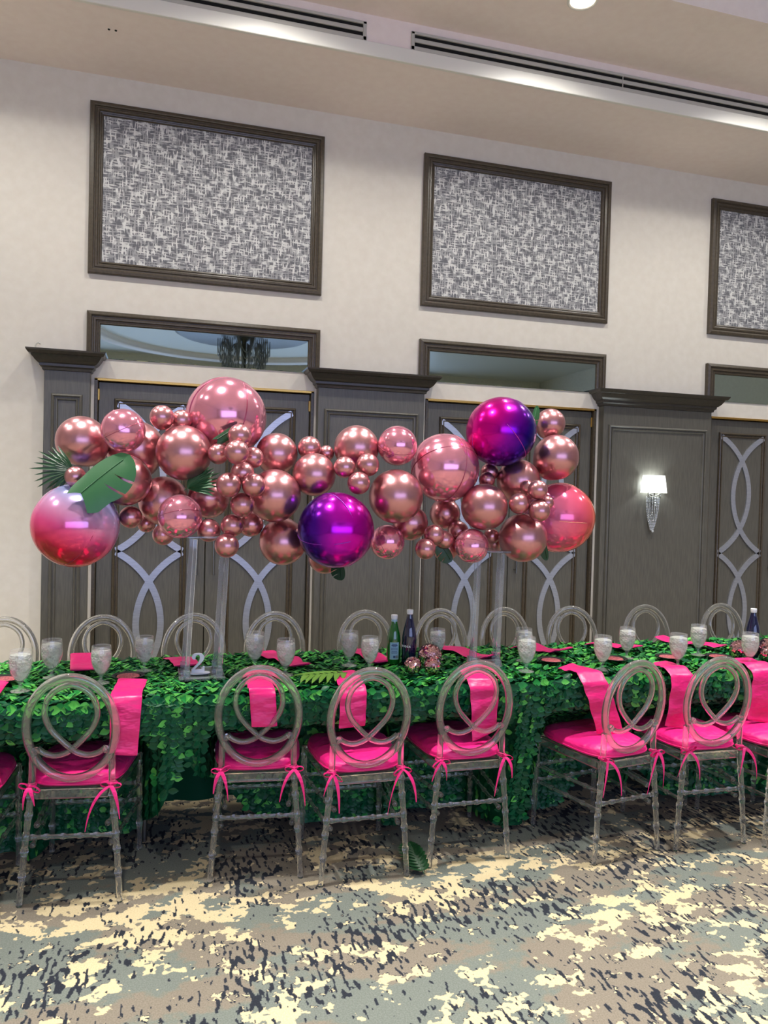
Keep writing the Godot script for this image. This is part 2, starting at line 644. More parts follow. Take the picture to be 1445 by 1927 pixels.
func doors() -> void:
	var where := ["left double door behind the big pink balloon", "middle double door behind the right end of the balloons", "right double door at the photo edge beside the sconce pier"]
	for k in 3:
		var x0: float = DOORS[k][0]
		var x1: float = DOORS[k][1]
		var o := thing("door_%d" % (k + 1), Vector3(0, 0, 0), "grey brown panelled " + where[k], "door", "", "structure")
		var zf := WZ - 0.03
		var mb := MB.new()
		for s in [[x0 + 0.012, 1], [x1 - 0.012, 1]]:
			mb.box(Vector3(s[0], DOOR_H / 2, WZ - 0.06), Vector3(0.026, DOOR_H, 0.14), 0.003)
		part("door_jamb", mb, M.frame_wood, o)
		mb = MB.new()
		mb.box(Vector3((x0 + x1) / 2, DOOR_H - 0.008, WZ - 0.05), Vector3(x1 - x0, 0.02, 0.12), 0.003)
		part("door_lintel", mb, M.brass, o)
		var xm := (x0 + x1) / 2
		for s in [-1.0, 1.0]:
			var a := x0 + 0.028 if s < 0 else xm + 0.003
			var b := xm - 0.003 if s < 0 else x1 - 0.028
			mb = MB.new()
			mb.box(Vector3((a + b) / 2, (DOOR_H - 0.025) / 2 + 0.004, zf - 0.03), Vector3(b - a, DOOR_H - 0.03, 0.06), 0.004)
			var leaf := part("door_leaf", mb, M.wood, o)
			var pa := a + (0.115 if s < 0 else 0.145)
			var pb := b - (0.145 if s < 0 else 0.115)
			frame_rails(leaf, "moulding", pa, pb, 0.2, 2.335, zf, PANEL_PROF, M.frame_wood)
			mb = MB.new()
			for cy in [1.725, 0.575]:
				for sd in [-1.0, 1.0]:
					arc_strip(mb, (pa + pb) / 2, cy, sd, zf + (0.0 if sd > 0 else 0.0006))
			part("metal_inlay", mb, M.inlay, leaf)
			mb = MB.new()
			var hx: float = xm + s * 0.065
			mb.tube(PackedVector3Array([Vector3(hx, 0.965, zf + 0.045), Vector3(hx, 1.28, zf + 0.045)]), PackedFloat32Array([0.008]), 10)
			for hy in [1.0, 1.245]:
				mb.tube(PackedVector3Array([Vector3(hx, hy, zf), Vector3(hx, hy, zf + 0.045)]), PackedFloat32Array([0.006]), 8)
			part("pull_handle", mb, M.steel, leaf)
			mb = MB.new()
			mb.box(Vector3(a + 0.001 if s < 0 else b - 0.001, 2.36, zf + 0.004), Vector3(0.016, 0.09, 0.014), 0.004)
			part("hinge", mb, M.brass, leaf)


func pilasters() -> void:
	var spans := [[-0.835, -0.5135], [1.233, 2.15], [3.885, 5.055]]
	var lab := ["narrow grey wood pier with crown at the far left", "wide grey wood pier with crown between left and middle doors", "wide grey wood pier with crown carrying the lit sconce"]
	for k in 3:
		var x0: float = spans[k][0]
		var x1: float = spans[k][1]
		var z := WZ + 0.09
		var o := thing("trim_%d" % (k + 2), Vector3.ZERO, lab[k], "pier", "", "structure")
		var mb := MB.new()
		mb.box(Vector3((x0 + x1) / 2, 1.26, WZ + 0.045), Vector3(x1 - x0, 2.52, 0.09), 0.003)
		part("body", mb, M.wood, o)
		# crown: profile swept round three sides [overhang, height]
		var prof := [[0.0, 2.505], [0.012, 2.508], [0.016, 2.525], [0.03, 2.535], [0.032, 2.553], [0.045, 2.56], [0.06, 2.575], [0.075, 2.598], [0.082, 2.612], [0.098, 2.616], [0.112, 2.636], [0.115, 2.648], [0.0, 2.65]]
		mb = MB.new()
		var cen := Vector3((x0 + x1) / 2, 2.58, WZ - 0.2)
		for i in prof.size() - 1:
			var p: Array = prof[i]
			var q: Array = prof[i + 1]
			var ins := Vector3((x0 + x1) / 2, (p[1] + q[1]) / 2 + 0.03, WZ)
			if i == prof.size() - 2:
				ins.y = 2.0
			mb.poly([Vector3(x0 - p[0], p[1], z + p[0]), Vector3(x1 + p[0], p[1], z + p[0]), Vector3(x1 + q[0], q[1], z + q[0]), Vector3(x0 - q[0], q[1], z + q[0])], ins)
			mb.poly([Vector3(x0 - p[0], p[1], WZ), Vector3(x0 - p[0], p[1], z + p[0]), Vector3(x0 - q[0], q[1], z + q[0]), Vector3(x0 - q[0], q[1], WZ)], ins)
			mb.poly([Vector3(x1 + p[0], p[1], WZ), Vector3(x1 + p[0], p[1], z + p[0]), Vector3(x1 + q[0], q[1], z + q[0]), Vector3(x1 + q[0], q[1], WZ)], ins)
		mb.box(Vector3((x0 + x1) / 2, 2.585, WZ + 0.05), Vector3(x1 - x0, 0.125, 0.1))
		part("crown", mb, M.dark_wood, o)
		frame_rails(o, "moulding", x0 + 0.052, x1 - 0.052, 0.25, 2.335, z, PANEL_PROF, M.wood)
		mb = MB.new()
		mb.box(Vector3((x0 + x1) / 2, 0.07, z + 0.008), Vector3(x1 - x0 + 0.02, 0.14, 0.02), 0.005)
		part("plinth", mb, M.dark_wood, o)
		if k == 0:
			mb = MB.new()
			mb.tube(spline([Vector3(-0.90, 2.65, WZ + 0.06), Vector3(-0.90, 2.69, WZ + 0.055), Vector3(-0.885, 2.71, WZ + 0.05), Vector3(-0.87, 2.70, WZ + 0.055)]), PackedFloat32Array([0.005]), 6)
			tag(part("cable_end", mb, M.vent, self), "short grey cable end sticking up above the left pier", "cable")
	# skirting between the doors
	mb_base()

func mb_base() -> void:
	var w := MB.new()
	w.box(Vector3(-3.9, 0.07, WZ + 0.008), Vector3(6.1, 0.14, 0.018), 0.004)
	struct("baseboard_north", w, M.dark_wood, "dark wood skirting along the foot of the wall left of the piers", "baseboard")


func fabric_tex() -> ImageTexture:
	var W := 1024
	var H := 724
	var a := noise(0.085, 2, 31).get_image(W / 7, H)
	var b := noise(0.085, 2, 32).get_image(W, H / 7)
	var c := noise(0.02, 4, 33).get_image(W, H)
	for im in [a, b, c]:
		im.convert(Image.FORMAT_L8)
	a.resize(W, H)
	b.resize(W, H)
	var da: PackedByteArray = a.get_data()
	var db: PackedByteArray = b.get_data()
	var dc: PackedByteArray = c.get_data()
	var out := PackedByteArray()
	out.resize(W * H * 3)
	for i in W * H:
		var t := 0.0
		t = maxf(smoothstep(128, 150, da[i]) * 0.9, smoothstep(134, 158, db[i]))
		t = t * (0.55 + 0.45 * smoothstep(90, 140, dc[i])) + 0.12 * smoothstep(120, 160, dc[i])
		out[i * 3] = int(lerpf(104, 204, t))
		out[i * 3 + 1] = int(lerpf(104, 204, t))
		out[i * 3 + 2] = int(lerpf(109, 201, t))
	return ImageTexture.create_from_image(Image.create_from_data(W, H, false, Image.FORMAT_RGB8, out))

func wall_panels() -> void:
	var xs := [[-0.55, 1.25], [2.117, 3.93], [5.037, 6.85]]
	var pos := ["left", "middle", "right"]
	var fab := mat(Color.WHITE, 0.8)
	fab.albedo_texture = fabric_tex()
	fab.uv1_scale = Vector3(1 / 1.6, 1 / 1.13, 1)
	for k in 3:
		var x0: float = xs[k][0]
		var x1: float = xs[k][1]
		var o := thing("framed_panel", Vector3.ZERO, ["large dark framed grey fabric panel high above the left door", "large dark framed grey fabric panel high above the middle door", "dark framed grey fabric panel high up, cut by the right photo edge"][k], "wall panel", "framed fabric panels high on the wall")
		frame_rails(o, "frame_rail", x0, x1, 3.268, 4.56, WZ, FRAME_PROF, M.frame_wood)
		var mb := MB.new()
		mb.box(Vector3((x0 + x1) / 2, 3.914, WZ + 0.006), Vector3(x1 - x0 - 0.19, 1.102, 0.012))
		part("fabric", mb, fab, o)
		o = thing("transom_mirror", Vector3.ZERO, ["wide dark framed mirror above left door reflecting a chandelier", "wide dark framed mirror above the middle door and purple balloon", "wide dark framed mirror above right door, cut by photo edge"][k], "mirror", "framed mirrors above the doors")
		frame_rails(o, "frame_rail", x0, x1, 2.628, 2.985, WZ, FRAME_PROF, M.frame_wood, false)
		mb = MB.new()
		mb.box(Vector3((x0 + x1) / 2, 2.765, WZ + 0.005), Vector3(x1 - x0 - 0.19, 0.27, 0.012), 0.003)
		part("mirror_glass", mb, M.mirror, o)


# ------------------------------------------------------------------ ceiling fittings
func downlight(at: Vector3, label: String, energy: float, group: String, half := 62.0) -> void:
	var o := thing("downlight", at, label, "ceiling light", group)
	var mb := MB.new()
	mb.lathe(PackedVector2Array([Vector2(0.085, 0.0), Vector2(0.088, -0.008), Vector2(0.1, -0.01), Vector2(0.106, -0.006), Vector2(0.106, 0.0)]), 32)
	part("trim_ring", mb, M.fascia, o)
	var e := mat(Color.WHITE, 0.5)
	e.emission_enabled = true
	e.emission = Color(1.0, 0.93, 0.82)
	e.emission_energy_multiplier = 5.0
	mb = MB.new()
	mb.lathe(PackedVector2Array([Vector2(0.0, -0.006), Vector2(0.06, -0.005), Vector2(0.086, -0.002), Vector2(0.086, 0.0)]), 32)
	part("lamp_lens", mb, e, o)
	var l := SpotLight3D.new()
	l.name = "lamp"
	l.light_color = Color(1.0, 0.985, 0.955)
	l.light_energy = energy
	l.light_size = 0.08
	l.spot_angle = half
	l.spot_angle_attenuation = 0.7
	l.spot_range = 30
	l.spot_attenuation = 2
	l.shadow_enabled = true
	o.add_child(l)
	l.position = Vector3(0, -0.03, 0)
	l.rotation = Vector3(-PI / 2, 0, 0)

func ceiling_fittings() -> void:
	for x in [-3.42, -1.37, 0.68, 2.73, 4.78, 6.83]:
		downlight(Vector3(x, 5.07, -4.79), "round white recessed downlight at the top edge of the photo" if x == 2.73 else "recessed downlight in the row along the wall, outside the frame", 2.7, "" if x == 2.73 else "downlights along the wall outside the frame", 80.0)
	for z in [-2.9, 0.6, 4.1]:
		for x in [-3.5, -0.4, 2.7, 5.8]:
			downlight(Vector3(x, 5.45, z), "recessed downlight in the hall ceiling outside the frame", 16.0 if z < -2.0 else 26.0, "downlights of the hall ceiling outside the frame", 54.0 if z < -2.0 else 44.0)
	# slot diffusers in the fascia
	for k in 2:
		var x0 := 1.72 if k else -2.6
		var x1 := 6.6 if k else 1.335
		var o := thing("slot_diffuser", Vector3.ZERO, ["long two-slot air diffuser ending near the top middle of the photo", "long two-slot air diffuser running to the right photo edge"][k], "air vent", "slot diffusers above the soffit")
		var z := -5.405
		var mb := MB.new()
		mb.box(Vector3((x0 + x1) / 2, 4.945, z - 0.003), Vector3(x1 - x0, 0.11, 0.004))
		part("slot", mb, M.black, o)
		mb = MB.new()
		mb.box(Vector3((x0 + x1) / 2, 4.998, z + 0.004), Vector3(x1 - x0 + 0.05, 0.02, 0.014), 0.002)
		mb.box(Vector3((x0 + x1) / 2, 4.888, z + 0.004), Vector3(x1 - x0 + 0.05, 0.03, 0.014), 0.002)
		for x in [x0 - 0.012, x1 + 0.012]:
			mb.box(Vector3(x, 4.94, z + 0.004), Vector3(0.025, 0.13, 0.014), 0.002)
		part("frame", mb, M.vent, o)
		for y in [4.948]:
			mb = MB.new()
			mb.box(Vector3((x0 + x1) / 2, y, z + 0.003), Vector3(x1 - x0, 0.03, 0.012), 0.003)
			part("slat", mb, M.vent, o)
		if k:
			mb = MB.new()
			mb.box(Vector3(3.45, 4.945, z + 0.008), Vector3(0.006, 0.115, 0.008))
			part("joint", mb, M.vent, o)


func sconce() -> void:
	var z := WZ + 0.09
	var o := thing("wall_sconce", Vector3(4.41, 0, z), "lit wall sconce with white shade and hanging beads on the right pier", "wall lamp")
	var mb := MB.new()
	mb.box(Vector3(0, 1.69, 0.006), Vector3(0.06, 0.12, 0.012), 0.004)
	mb.tube(PackedVector3Array([Vector3(0, 1.70, 0.01), Vector3(0, 1.70, 0.055), Vector3(0, 1.76, 0.055)]), PackedFloat32Array([0.006]), 8)
	for s in [-1.0, 1.0]:
		mb.tube(spline([Vector3(0, 1.695, 0.055), Vector3(s * 0.03, 1.70, 0.06), Vector3(s * 0.05, 1.715, 0.06), Vector3(s * 0.065, 1.708, 0.06), Vector3(s * 0.062, 1.692, 0.06), Vector3(s * 0.05, 1.692, 0.06)], 6), PackedFloat32Array([0.005]), 8)
	mb.tube(PackedVector3Array([Vector3(-0.068, 1.683, 0.055), Vector3(0.068, 1.683, 0.055)]), PackedFloat32Array([0.006]), 8)
	part("arm", mb, M.steel, o)
	var sh := mat(c8(250, 246, 232), 0.8)
	sh.backlight_enabled = true
	sh.backlight = Color(0.95, 0.93, 0.88)
	mb = MB.new()
	mb.grid(24, 4, func(u: float, w: float) -> Vector3:
		var a := u * PI
		var hw := lerpf(0.122, 0.100, w)
		var c := cos(a)
		var s2 := sin(a)
		var k := pow(pow(absf(c), 5.0) + pow(absf(s2), 5.0), -0.2)
		return Vector3(c * k * hw, lerpf(1.722, 1.884, w), 0.012 + s2 * k * lerpf(0.098, 0.085, w)))
	part("lamp_shade", mb, sh, o)
	mb = MB.new()
	mb.ball(Vector3(0, 1.80, 0.055), Vector3(0.016, 0.022, 0.016), 14, 10)
	var bulb := mat(Color.WHITE, 0.5)
	bulb.emission_enabled = true
	bulb.emission = Color(1.0, 0.97, 0.9)
	bulb.emission_energy_multiplier = 8.0
	part("bulb", mb, bulb, o)
	var l := OmniLight3D.new()
	l.name = "lamp"
	l.light_color = Color(0.93, 0.98, 1.0)
	l.light_energy = 0.10
	l.light_size = 0.012
	l.omni_range = 30
	l.omni_attenuation = 2
	l.shadow_enabled = true
	o.add_child(l)
	l.position = Vector3(0, 1.80, 0.055)
	# strings of beads drawn together to a point
	for k in 9:
		var a := PI * k / 8.0
		mb = MB.new()
		for i in 22:
			var t := i / 21.0
			var r := 0.066 * (1.0 - 0.75 * t * t)
			mb.ball(Vector3(cos(a) * r, 1.678 - 0.30 * t, 0.03 + sin(a) * r * 0.55), Vector3(0.0062, 0.0075, 0.0062), 8, 6)
		part("bead_string", mb, M.crystal, o)
	mb = MB.new()
	for i in 4:
		mb.ball(Vector3(0, 1.672 - 0.022 * i, 0.07), Vector3(0.012, 0.011, 0.012), 10, 8)
	part("crystal_drop", mb, M.crystal, o)
	mb = MB.new()
	mb.ball(Vector3(0, 1.365, 0.045), Vector3(0.014, 0.016, 0.014), 12, 8)
	part("crystal_tip", mb, M.crystal, o)

func hall_behind() -> void:
	# what the mirrors over the doors show: a dark round ceiling disc with a draped bead chandelier
	var mb := MB.new()
	mb.lathe(PackedVector2Array([Vector2(0, -0.12), Vector2(1.5, -0.12), Vector2(1.62, -0.06), Vector2(1.66, 0.0)]), 64, Vector3(1.9, 5.45, 6.3))
	tag(part("ceiling_disc", mb, M.dark_wood, self), "dark round ceiling disc seen reflected in the left mirror", "ceiling disc")
	mb = MB.new()
	mb.lathe(PackedVector2Array([Vector2(3.4, 0.0), Vector2(3.42, -0.14), Vector2(3.7, -0.16), Vector2(3.74, 0.0)]), 80, Vector3(1.9, 5.45, 6.3))
	struct("trim_5", mb, M.ceiling, "round ceiling ring seen reflected in the left mirror", "trim")
	var o := thing("chandelier", Vector3(1.9, 5.33, 6.3), "dark chandelier of draped bead strings reflected in left mirror", "chandelier")
	mb = MB.new()
	mb.lathe(PackedVector2Array([Vector2(0, -1.3), Vector2(0.05, -1.28), Vector2(0.07, -0.9), Vector2(0.05, -0.6), Vector2(0.06, -0.1), Vector2(0.2, -0.03), Vector2(0.22, 0.0)]), 20)
	part("stem", mb, M.dark_wood, o)
	mb = MB.new()
	for k in 10:
		var a0 := TAU * k / 10
		for j in 6:
			var sag := 0.4 + 0.14 * j
			var pts := []
			for i in 9:
				var t := i / 8.0
				var a := a0 + TAU / 10 * t
				var r := 0.62 - 0.05 * j
				pts.append(Vector3(cos(a) * r, -0.06 - sag * 4 * t * (1 - t), sin(a) * r))
			mb.tube(PackedVector3Array(pts), PackedFloat32Array([0.009]), 5)
	part("bead_strings", mb, M.steel, o)


# ------------------------------------------------------------------ table and cloths
const TY := 0.775
const TF := -3.28
const TB := -4.05
var chair_spots := []

func table() -> void:
	chair_spots = [[-0.745, -3.14, 0.0], [-0.31, -3.215, -0.14], [0.42, -3.235, -0.12], [0.867, -3.12, 0.0], [1.367, -3.17, 0.0], [2.10, -3.05, 0.16], [2.56, -3.05, -0.03], [3.01, -3.0, 0.05]]
	var mb := MB.new()
	for k in 3:
		var x0 := -1.5 + k * 1.95
		var o := thing("banquet_table", Vector3.ZERO, ["folding banquet table under the left leaf cloth", "folding banquet table under the middle leaf cloth below the balloons", "folding banquet table under the right leaf cloth"][k], "table", "banquet tables below the cloths")
		mb = MB.new()
		mb.box(Vector3(x0 + 0.97, TY - 0.022, (TF + TB) / 2), Vector3(1.93, 0.03, 0.72), 0.006)
		part("tabletop", mb, M.dark_wood, o)
		for lx in [x0 + 0.5, x0 + 1.46]:
			for lz in [-3.72, -3.95]:
				mb = MB.new()
				mb.tube(PackedVector3Array([Vector3(lx, 0.0, lz), Vector3(lx, TY - 0.03, lz)]), PackedFloat32Array([0.014]), 8)
				part("leg", mb, M.steel, o)
	var defs := [
		[-1.55, 0.10, "green leaf-covered tablecloth at the left, reaching the carpet", func(x: float) -> float: return 0.03 + 0.45 * smoothstep(-0.12, 0.14, x)],
		[-0.06, 1.60, "darker green leaf tablecloth in the middle under the balloons", func(x: float) -> float: return 0.04 + 0.60 * (1.0 - smoothstep(-0.06, 0.55, x))],
		[1.56, 4.4, "green leaf tablecloth at the right, falling straight to carpet", func(x: float) -> float: return 0.03 + 0.16 * smoothstep(2.0, 2.2, x) * (1.0 - smoothstep(2.5, 2.7, x))]]
	var leaf := leaf_mesh()
	for k in 3:
		cloth(defs[k][0], defs[k][1], defs[k][3], defs[k][2], k, leaf)

func cloth_at(x: float, s: float, hem: Callable, lift: float) -> Vector3:
	# s runs from the back hem (-0.44) over the table (0.3 .. 1.07) to the front hem (2.07 at most)
	var y := TY + lift
	if s < 0.3:
		return Vector3(x, y - (0.3 - s), TB - 0.012 - lift - 0.02 * sin(x * 21.0) * smoothstep(0.25, -0.3, s))
	if s < 1.07:
		return Vector3(x, y + 0.004 * sin(x * 9.0 + s * 14.0), TB + (s - 0.3))
	var h: float = hem.call(x)
	var t := (s - 1.07) / 1.0
	var yy := lerpf(y, h, clampf(t, 0, 1))
	var drop := (y - yy)
	var z := TF + 0.012 + lift + 0.01 * sin(minf(drop / 0.02, PI / 2))
	z -= 0.16 * pow(drop / 0.75, 1.4)
	z += (0.022 * sin(x * 16.0 + 1.3) + 0.012 * sin(x * 37.0)) * smoothstep(0.02, 0.5, drop)
	for c in chair_spots:
		var d := absf(x - (c[0] - sin(c[2]) * 0.4))
		var w := 1.0 - smoothstep(0.17, 0.29, d)
		z = lerpf(z, minf(z, c[1] - 0.535), w * smoothstep(0.12, 0.28, drop))
	return Vector3(x, yy, z)

func leaf_mesh() -> ArrayMesh:
	# a folded petal with its base at the origin, pointing along +x, up is +y
	var mb := MB.new()
	mb.grid(4, 2, func(u: float, w: float) -> Vector3:
		var hw := 0.38 * sin(PI * (0.08 + 0.92 * u)) * (1.1 - 0.35 * u)
		var s := (w - 0.5) * 2.0
		return Vector3(u, 0.16 * absf(s) * hw * 2.0 + 0.22 * u * u, -s * hw))
	return mb.mesh(M.petal)

func cloth(x0: float, x1: float, hem: Callable, label: String, k: int, leaf: ArrayMesh) -> void:
	var lift := 0.0 if k != 1 else 0.004
	var o := thing("tablecloth", Vector3.ZERO, label, "tablecloth", "leaf tablecloths along the table")
	var mb := MB.new()
	var nx := int((x1 - x0) / 0.02)
	mb.grid(nx, 120, func(u: float, w: float) -> Vector3: return cloth_at(lerpf(x0, x1, u), -0.44 + w * 2.51, hem, lift))
	# sheet faces up and out: du is +x and dw runs towards the viewer
	part("satin_base", mb, M.satin, o)
	var r := RandomNumberGenerator.new()
	r.seed = 100 + k
	var tf := []
	var put := func(x: float, s: float, dir: Vector3, tilt: float, size: float, wide: float, tone: int) -> void:
		var p := cloth_at(x, s, hem, lift)
		var du := cloth_at(x + 0.01, s, hem, lift) - p
		var dv := cloth_at(x, s + 0.01, hem, lift) - p
		var up := dv.cross(du).normalized()
		if up.y < -0.2:
			up = -up
		if s > 1.09 and up.z < 0:
			up = -up
		var d := (dir - up * dir.dot(up)).normalized()
		d = (d * cos(tilt) + up * sin(tilt)).normalized()
		var side := d.cross(up).normalized()
		var upp := side.cross(d)
		tf.append([Transform3D(Basis(d * size, upp * size, side * size * wide), p + up * 0.003), tone])
	# top: overlapping petals in loose rows
	var s := 0.27
	while s < 1.10:
		var x := x0 + r.randf() * 0.02
		while x < x1:
			var a := r.randf_range(-0.45, 0.45) + (PI if r.randf() < 0.5 else 0.0)
			put.call(clampf(x, x0 + 0.005, x1 - 0.005), s + r.randf_range(-0.012, 0.012), Vector3(cos(a), 0, sin(a)), r.randf_range(0.02, 0.36) + (0.35 if r.randf() < 0.06 else 0.0), r.randf_range(0.036, 0.05), r.randf_range(0.95, 1.3), r.randi() % 3)
			x += r.randf_range(0.016, 0.03)
		s += 0.024
	# front: strands of hanging petals
	var x := x0 + 0.02
	while x < x1 - 0.01:
		var h: float = hem.call(x)
		var steps := int((TY - h) / 0.021)
		var dense := r.randf() < 0.85
		for i in steps:
			if not dense and r.randf() < 0.5:
				continue
			var ss := 1.09 + (i + r.randf() * 0.4) / maxf(steps, 1) * 0.97
			for sd in [-1.0, 1.0]:
				if r.randf() < 0.12:
					continue
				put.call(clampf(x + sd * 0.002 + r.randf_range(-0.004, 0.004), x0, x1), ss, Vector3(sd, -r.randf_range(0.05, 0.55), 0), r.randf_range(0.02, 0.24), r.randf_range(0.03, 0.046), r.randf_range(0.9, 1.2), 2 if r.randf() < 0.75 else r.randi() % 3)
		x += r.randf_range(0.024, 0.04)
	# the nearest three hundred are pieces of their own, the rest one mass
	var eye := Vector3(0.8, 1.65, -1.2)
	tf.sort_custom(func(p: Array, q: Array) -> bool: return p[0].origin.distance_squared_to(eye) < q[0].origin.distance_squared_to(eye))
	var tones := []
	for t in 3:
		var lm: ArrayMesh = leaf.duplicate()
		lm.surface_set_material(0, M.petals[t])
		tones.append(lm)
	for i in 300:
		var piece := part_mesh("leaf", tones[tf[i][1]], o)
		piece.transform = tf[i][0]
	var mm := MultiMesh.new()
	mm.transform_format = MultiMesh.TRANSFORM_3D
	mm.use_colors = true
	mm.mesh = leaf
	mm.instance_count = tf.size() - 300
	for i in range(300, tf.size()):
		mm.set_instance_transform(i - 300, tf[i][0])
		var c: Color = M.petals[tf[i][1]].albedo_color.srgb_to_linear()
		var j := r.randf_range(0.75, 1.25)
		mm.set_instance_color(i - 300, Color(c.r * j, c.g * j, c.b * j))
	var mi := MultiMeshInstance3D.new()
	mi.name = "leaf_mass"
	mi.multimesh = mm
	mi.set_meta("kind", "stuff")
	o.add_child(mi)


# ------------------------------------------------------------------ chairs
func bamboo(mb: MB, pts: Array, r0: float, r1: float, joints: Array) -> void:
	var p := resample(spline(pts, 12), 0.008)
	var rad := PackedFloat32Array()
	var m := p.size()
	for i in m:
		var t := float(i) / (m - 1)
		var r := lerpf(r0, r1, t)
		for j in joints:
			var d: float = absf(t - j) * (m - 1) * 0.008
			r += 0.0035 * (1.0 - smoothstep(0.006, 0.013, d))
		rad.append(r)
	mb.tube(p, rad, 12)

func make_chair(label: String) -> Node3D:
	var o := thing("dining_chair", Vector3.ZERO, label, "chair", "clear resin chairs around the table")
	var C: Material = M.clear
	var zr := func(y: float) -> float: return -0.012 + (y - 0.475) * 0.13
	# outer ring of the back
	var pts := []
	for i in 72:
		var a := TAU * i / 72
		var y := 0.704 + 0.206 * sin(a)
		pts.append(Vector3(0.167 * cos(a), y, zr.call(y)))
	var mb := MB.new()
	mb.tube(PackedVector3Array(pts), PackedFloat32Array([0.0175]), 16, true)
	mb.bore(PackedVector3Array(pts), PackedFloat32Array([0.0125]), 16, true)
	part("back_ring", mb, C, o)
	var half := [[-0.128, -0.080], [-0.1, -0.101], [-0.0633, -0.1106], [-0.026, -0.102], [0.0, -0.085], [0.042, -0.045], [0.080, 0.003], [0.098, 0.061], [0.086, 0.119], [0.052, 0.157], [0.0, 0.176]]
	var loop := []
	for h in half:
		loop.append(Vector3(h[0], 0.704 + h[1], zr.call(0.704 + h[1])))
	for i in range(half.size() - 2, -1, -1):
		var h: Array = half[i]
		loop.append(Vector3(-h[0], 0.704 + h[1], zr.call(0.704 + h[1])))
	mb = MB.new()
	mb.tube(spline(loop, 7), PackedFloat32Array([0.012]), 14)
	mb.bore(spline(loop, 7), PackedFloat32Array([0.008]), 14)
	part("inner_loop", mb, C, o)
	for s in [-1.0, 1.0]:
		mb = MB.new()
		mb.ball(Vector3(s * 0.131, 0.62, zr.call(0.62) + 0.012), Vector3(0.015, 0.015, 0.015), 14, 10)
		part("finial", mb, C, o)
		mb = MB.new()
		bamboo(mb, [Vector3(s * 0.190, 0.0, 0.0), Vector3(s * 0.172, 0.24, -0.004), Vector3(s * 0.153, 0.45, -0.008), Vector3(s * 0.149, 0.592, -0.006)], 0.0115, 0.0135, [0.2, 0.36, 0.46, 0.6, 0.72])
		part("leg", mb, C, o)
		mb = MB.new()
		bamboo(mb, [Vector3(s * 0.19, 0.0, -0.455), Vector3(s * 0.188, 0.22, -0.448), Vector3(s * 0.186, 0.452, -0.44)], 0.0115, 0.0145, [0.28, 0.5, 0.7, 0.9])
		part("leg", mb, C, o)
		for y in [0.31, 0.23]:
			mb = MB.new()
			bamboo(mb, [Vector3(s * (0.19 - 0.085 * y / 0.45 + 0.002), y, -0.018), Vector3(s * 0.187, y, -0.436)], 0.0085, 0.0085, [0.02, 0.25, 0.5, 0.75, 0.98])
			part("stretcher", mb, C, o)
	for q in [[0.27, -0.005, 0.155], [0.31, -0.445, 0.176], [0.23, -0.447, 0.176]]:
		mb = MB.new()
		bamboo(mb, [Vector3(-q[2], q[0], q[1]), Vector3(q[2], q[0], q[1])], 0.0085, 0.0085, [0.02, 0.2, 0.4, 0.6, 0.8, 0.98])
		part("stretcher", mb, C, o)
	# seat: clear apron rails and a clear plate
	mb = MB.new()
	mb.box(Vector3(0, 0.437, -0.012), Vector3(0.275, 0.036, 0.018), 0.003)
	mb.box(Vector3(0, 0.437, -0.44), Vector3(0.34, 0.036, 0.018), 0.003)
	for s in [-1.0, 1.0]:
		mb.box(Vector3(s * 0.169, 0.437, -0.226), Vector3(0.018, 0.036, 0.405), 0.003, Basis(Vector3.UP, -s * 0.075))
	part("seat_frame", mb, C, o)
	var seat := PackedVector2Array([Vector2(-0.135, -0.025), Vector2(0.135, -0.025), Vector2(0.172, -0.43), Vector2(-0.172, -0.43)])
	mb = MB.new()
	mb.plate(seat, 0.006, Basis(Vector3(1, 0, 0), Vector3(0, 0, 1), Vector3(0, 1, 0)), Vector3(0, 0.457, 0))
	part("seat", mb, C, o)
	return o

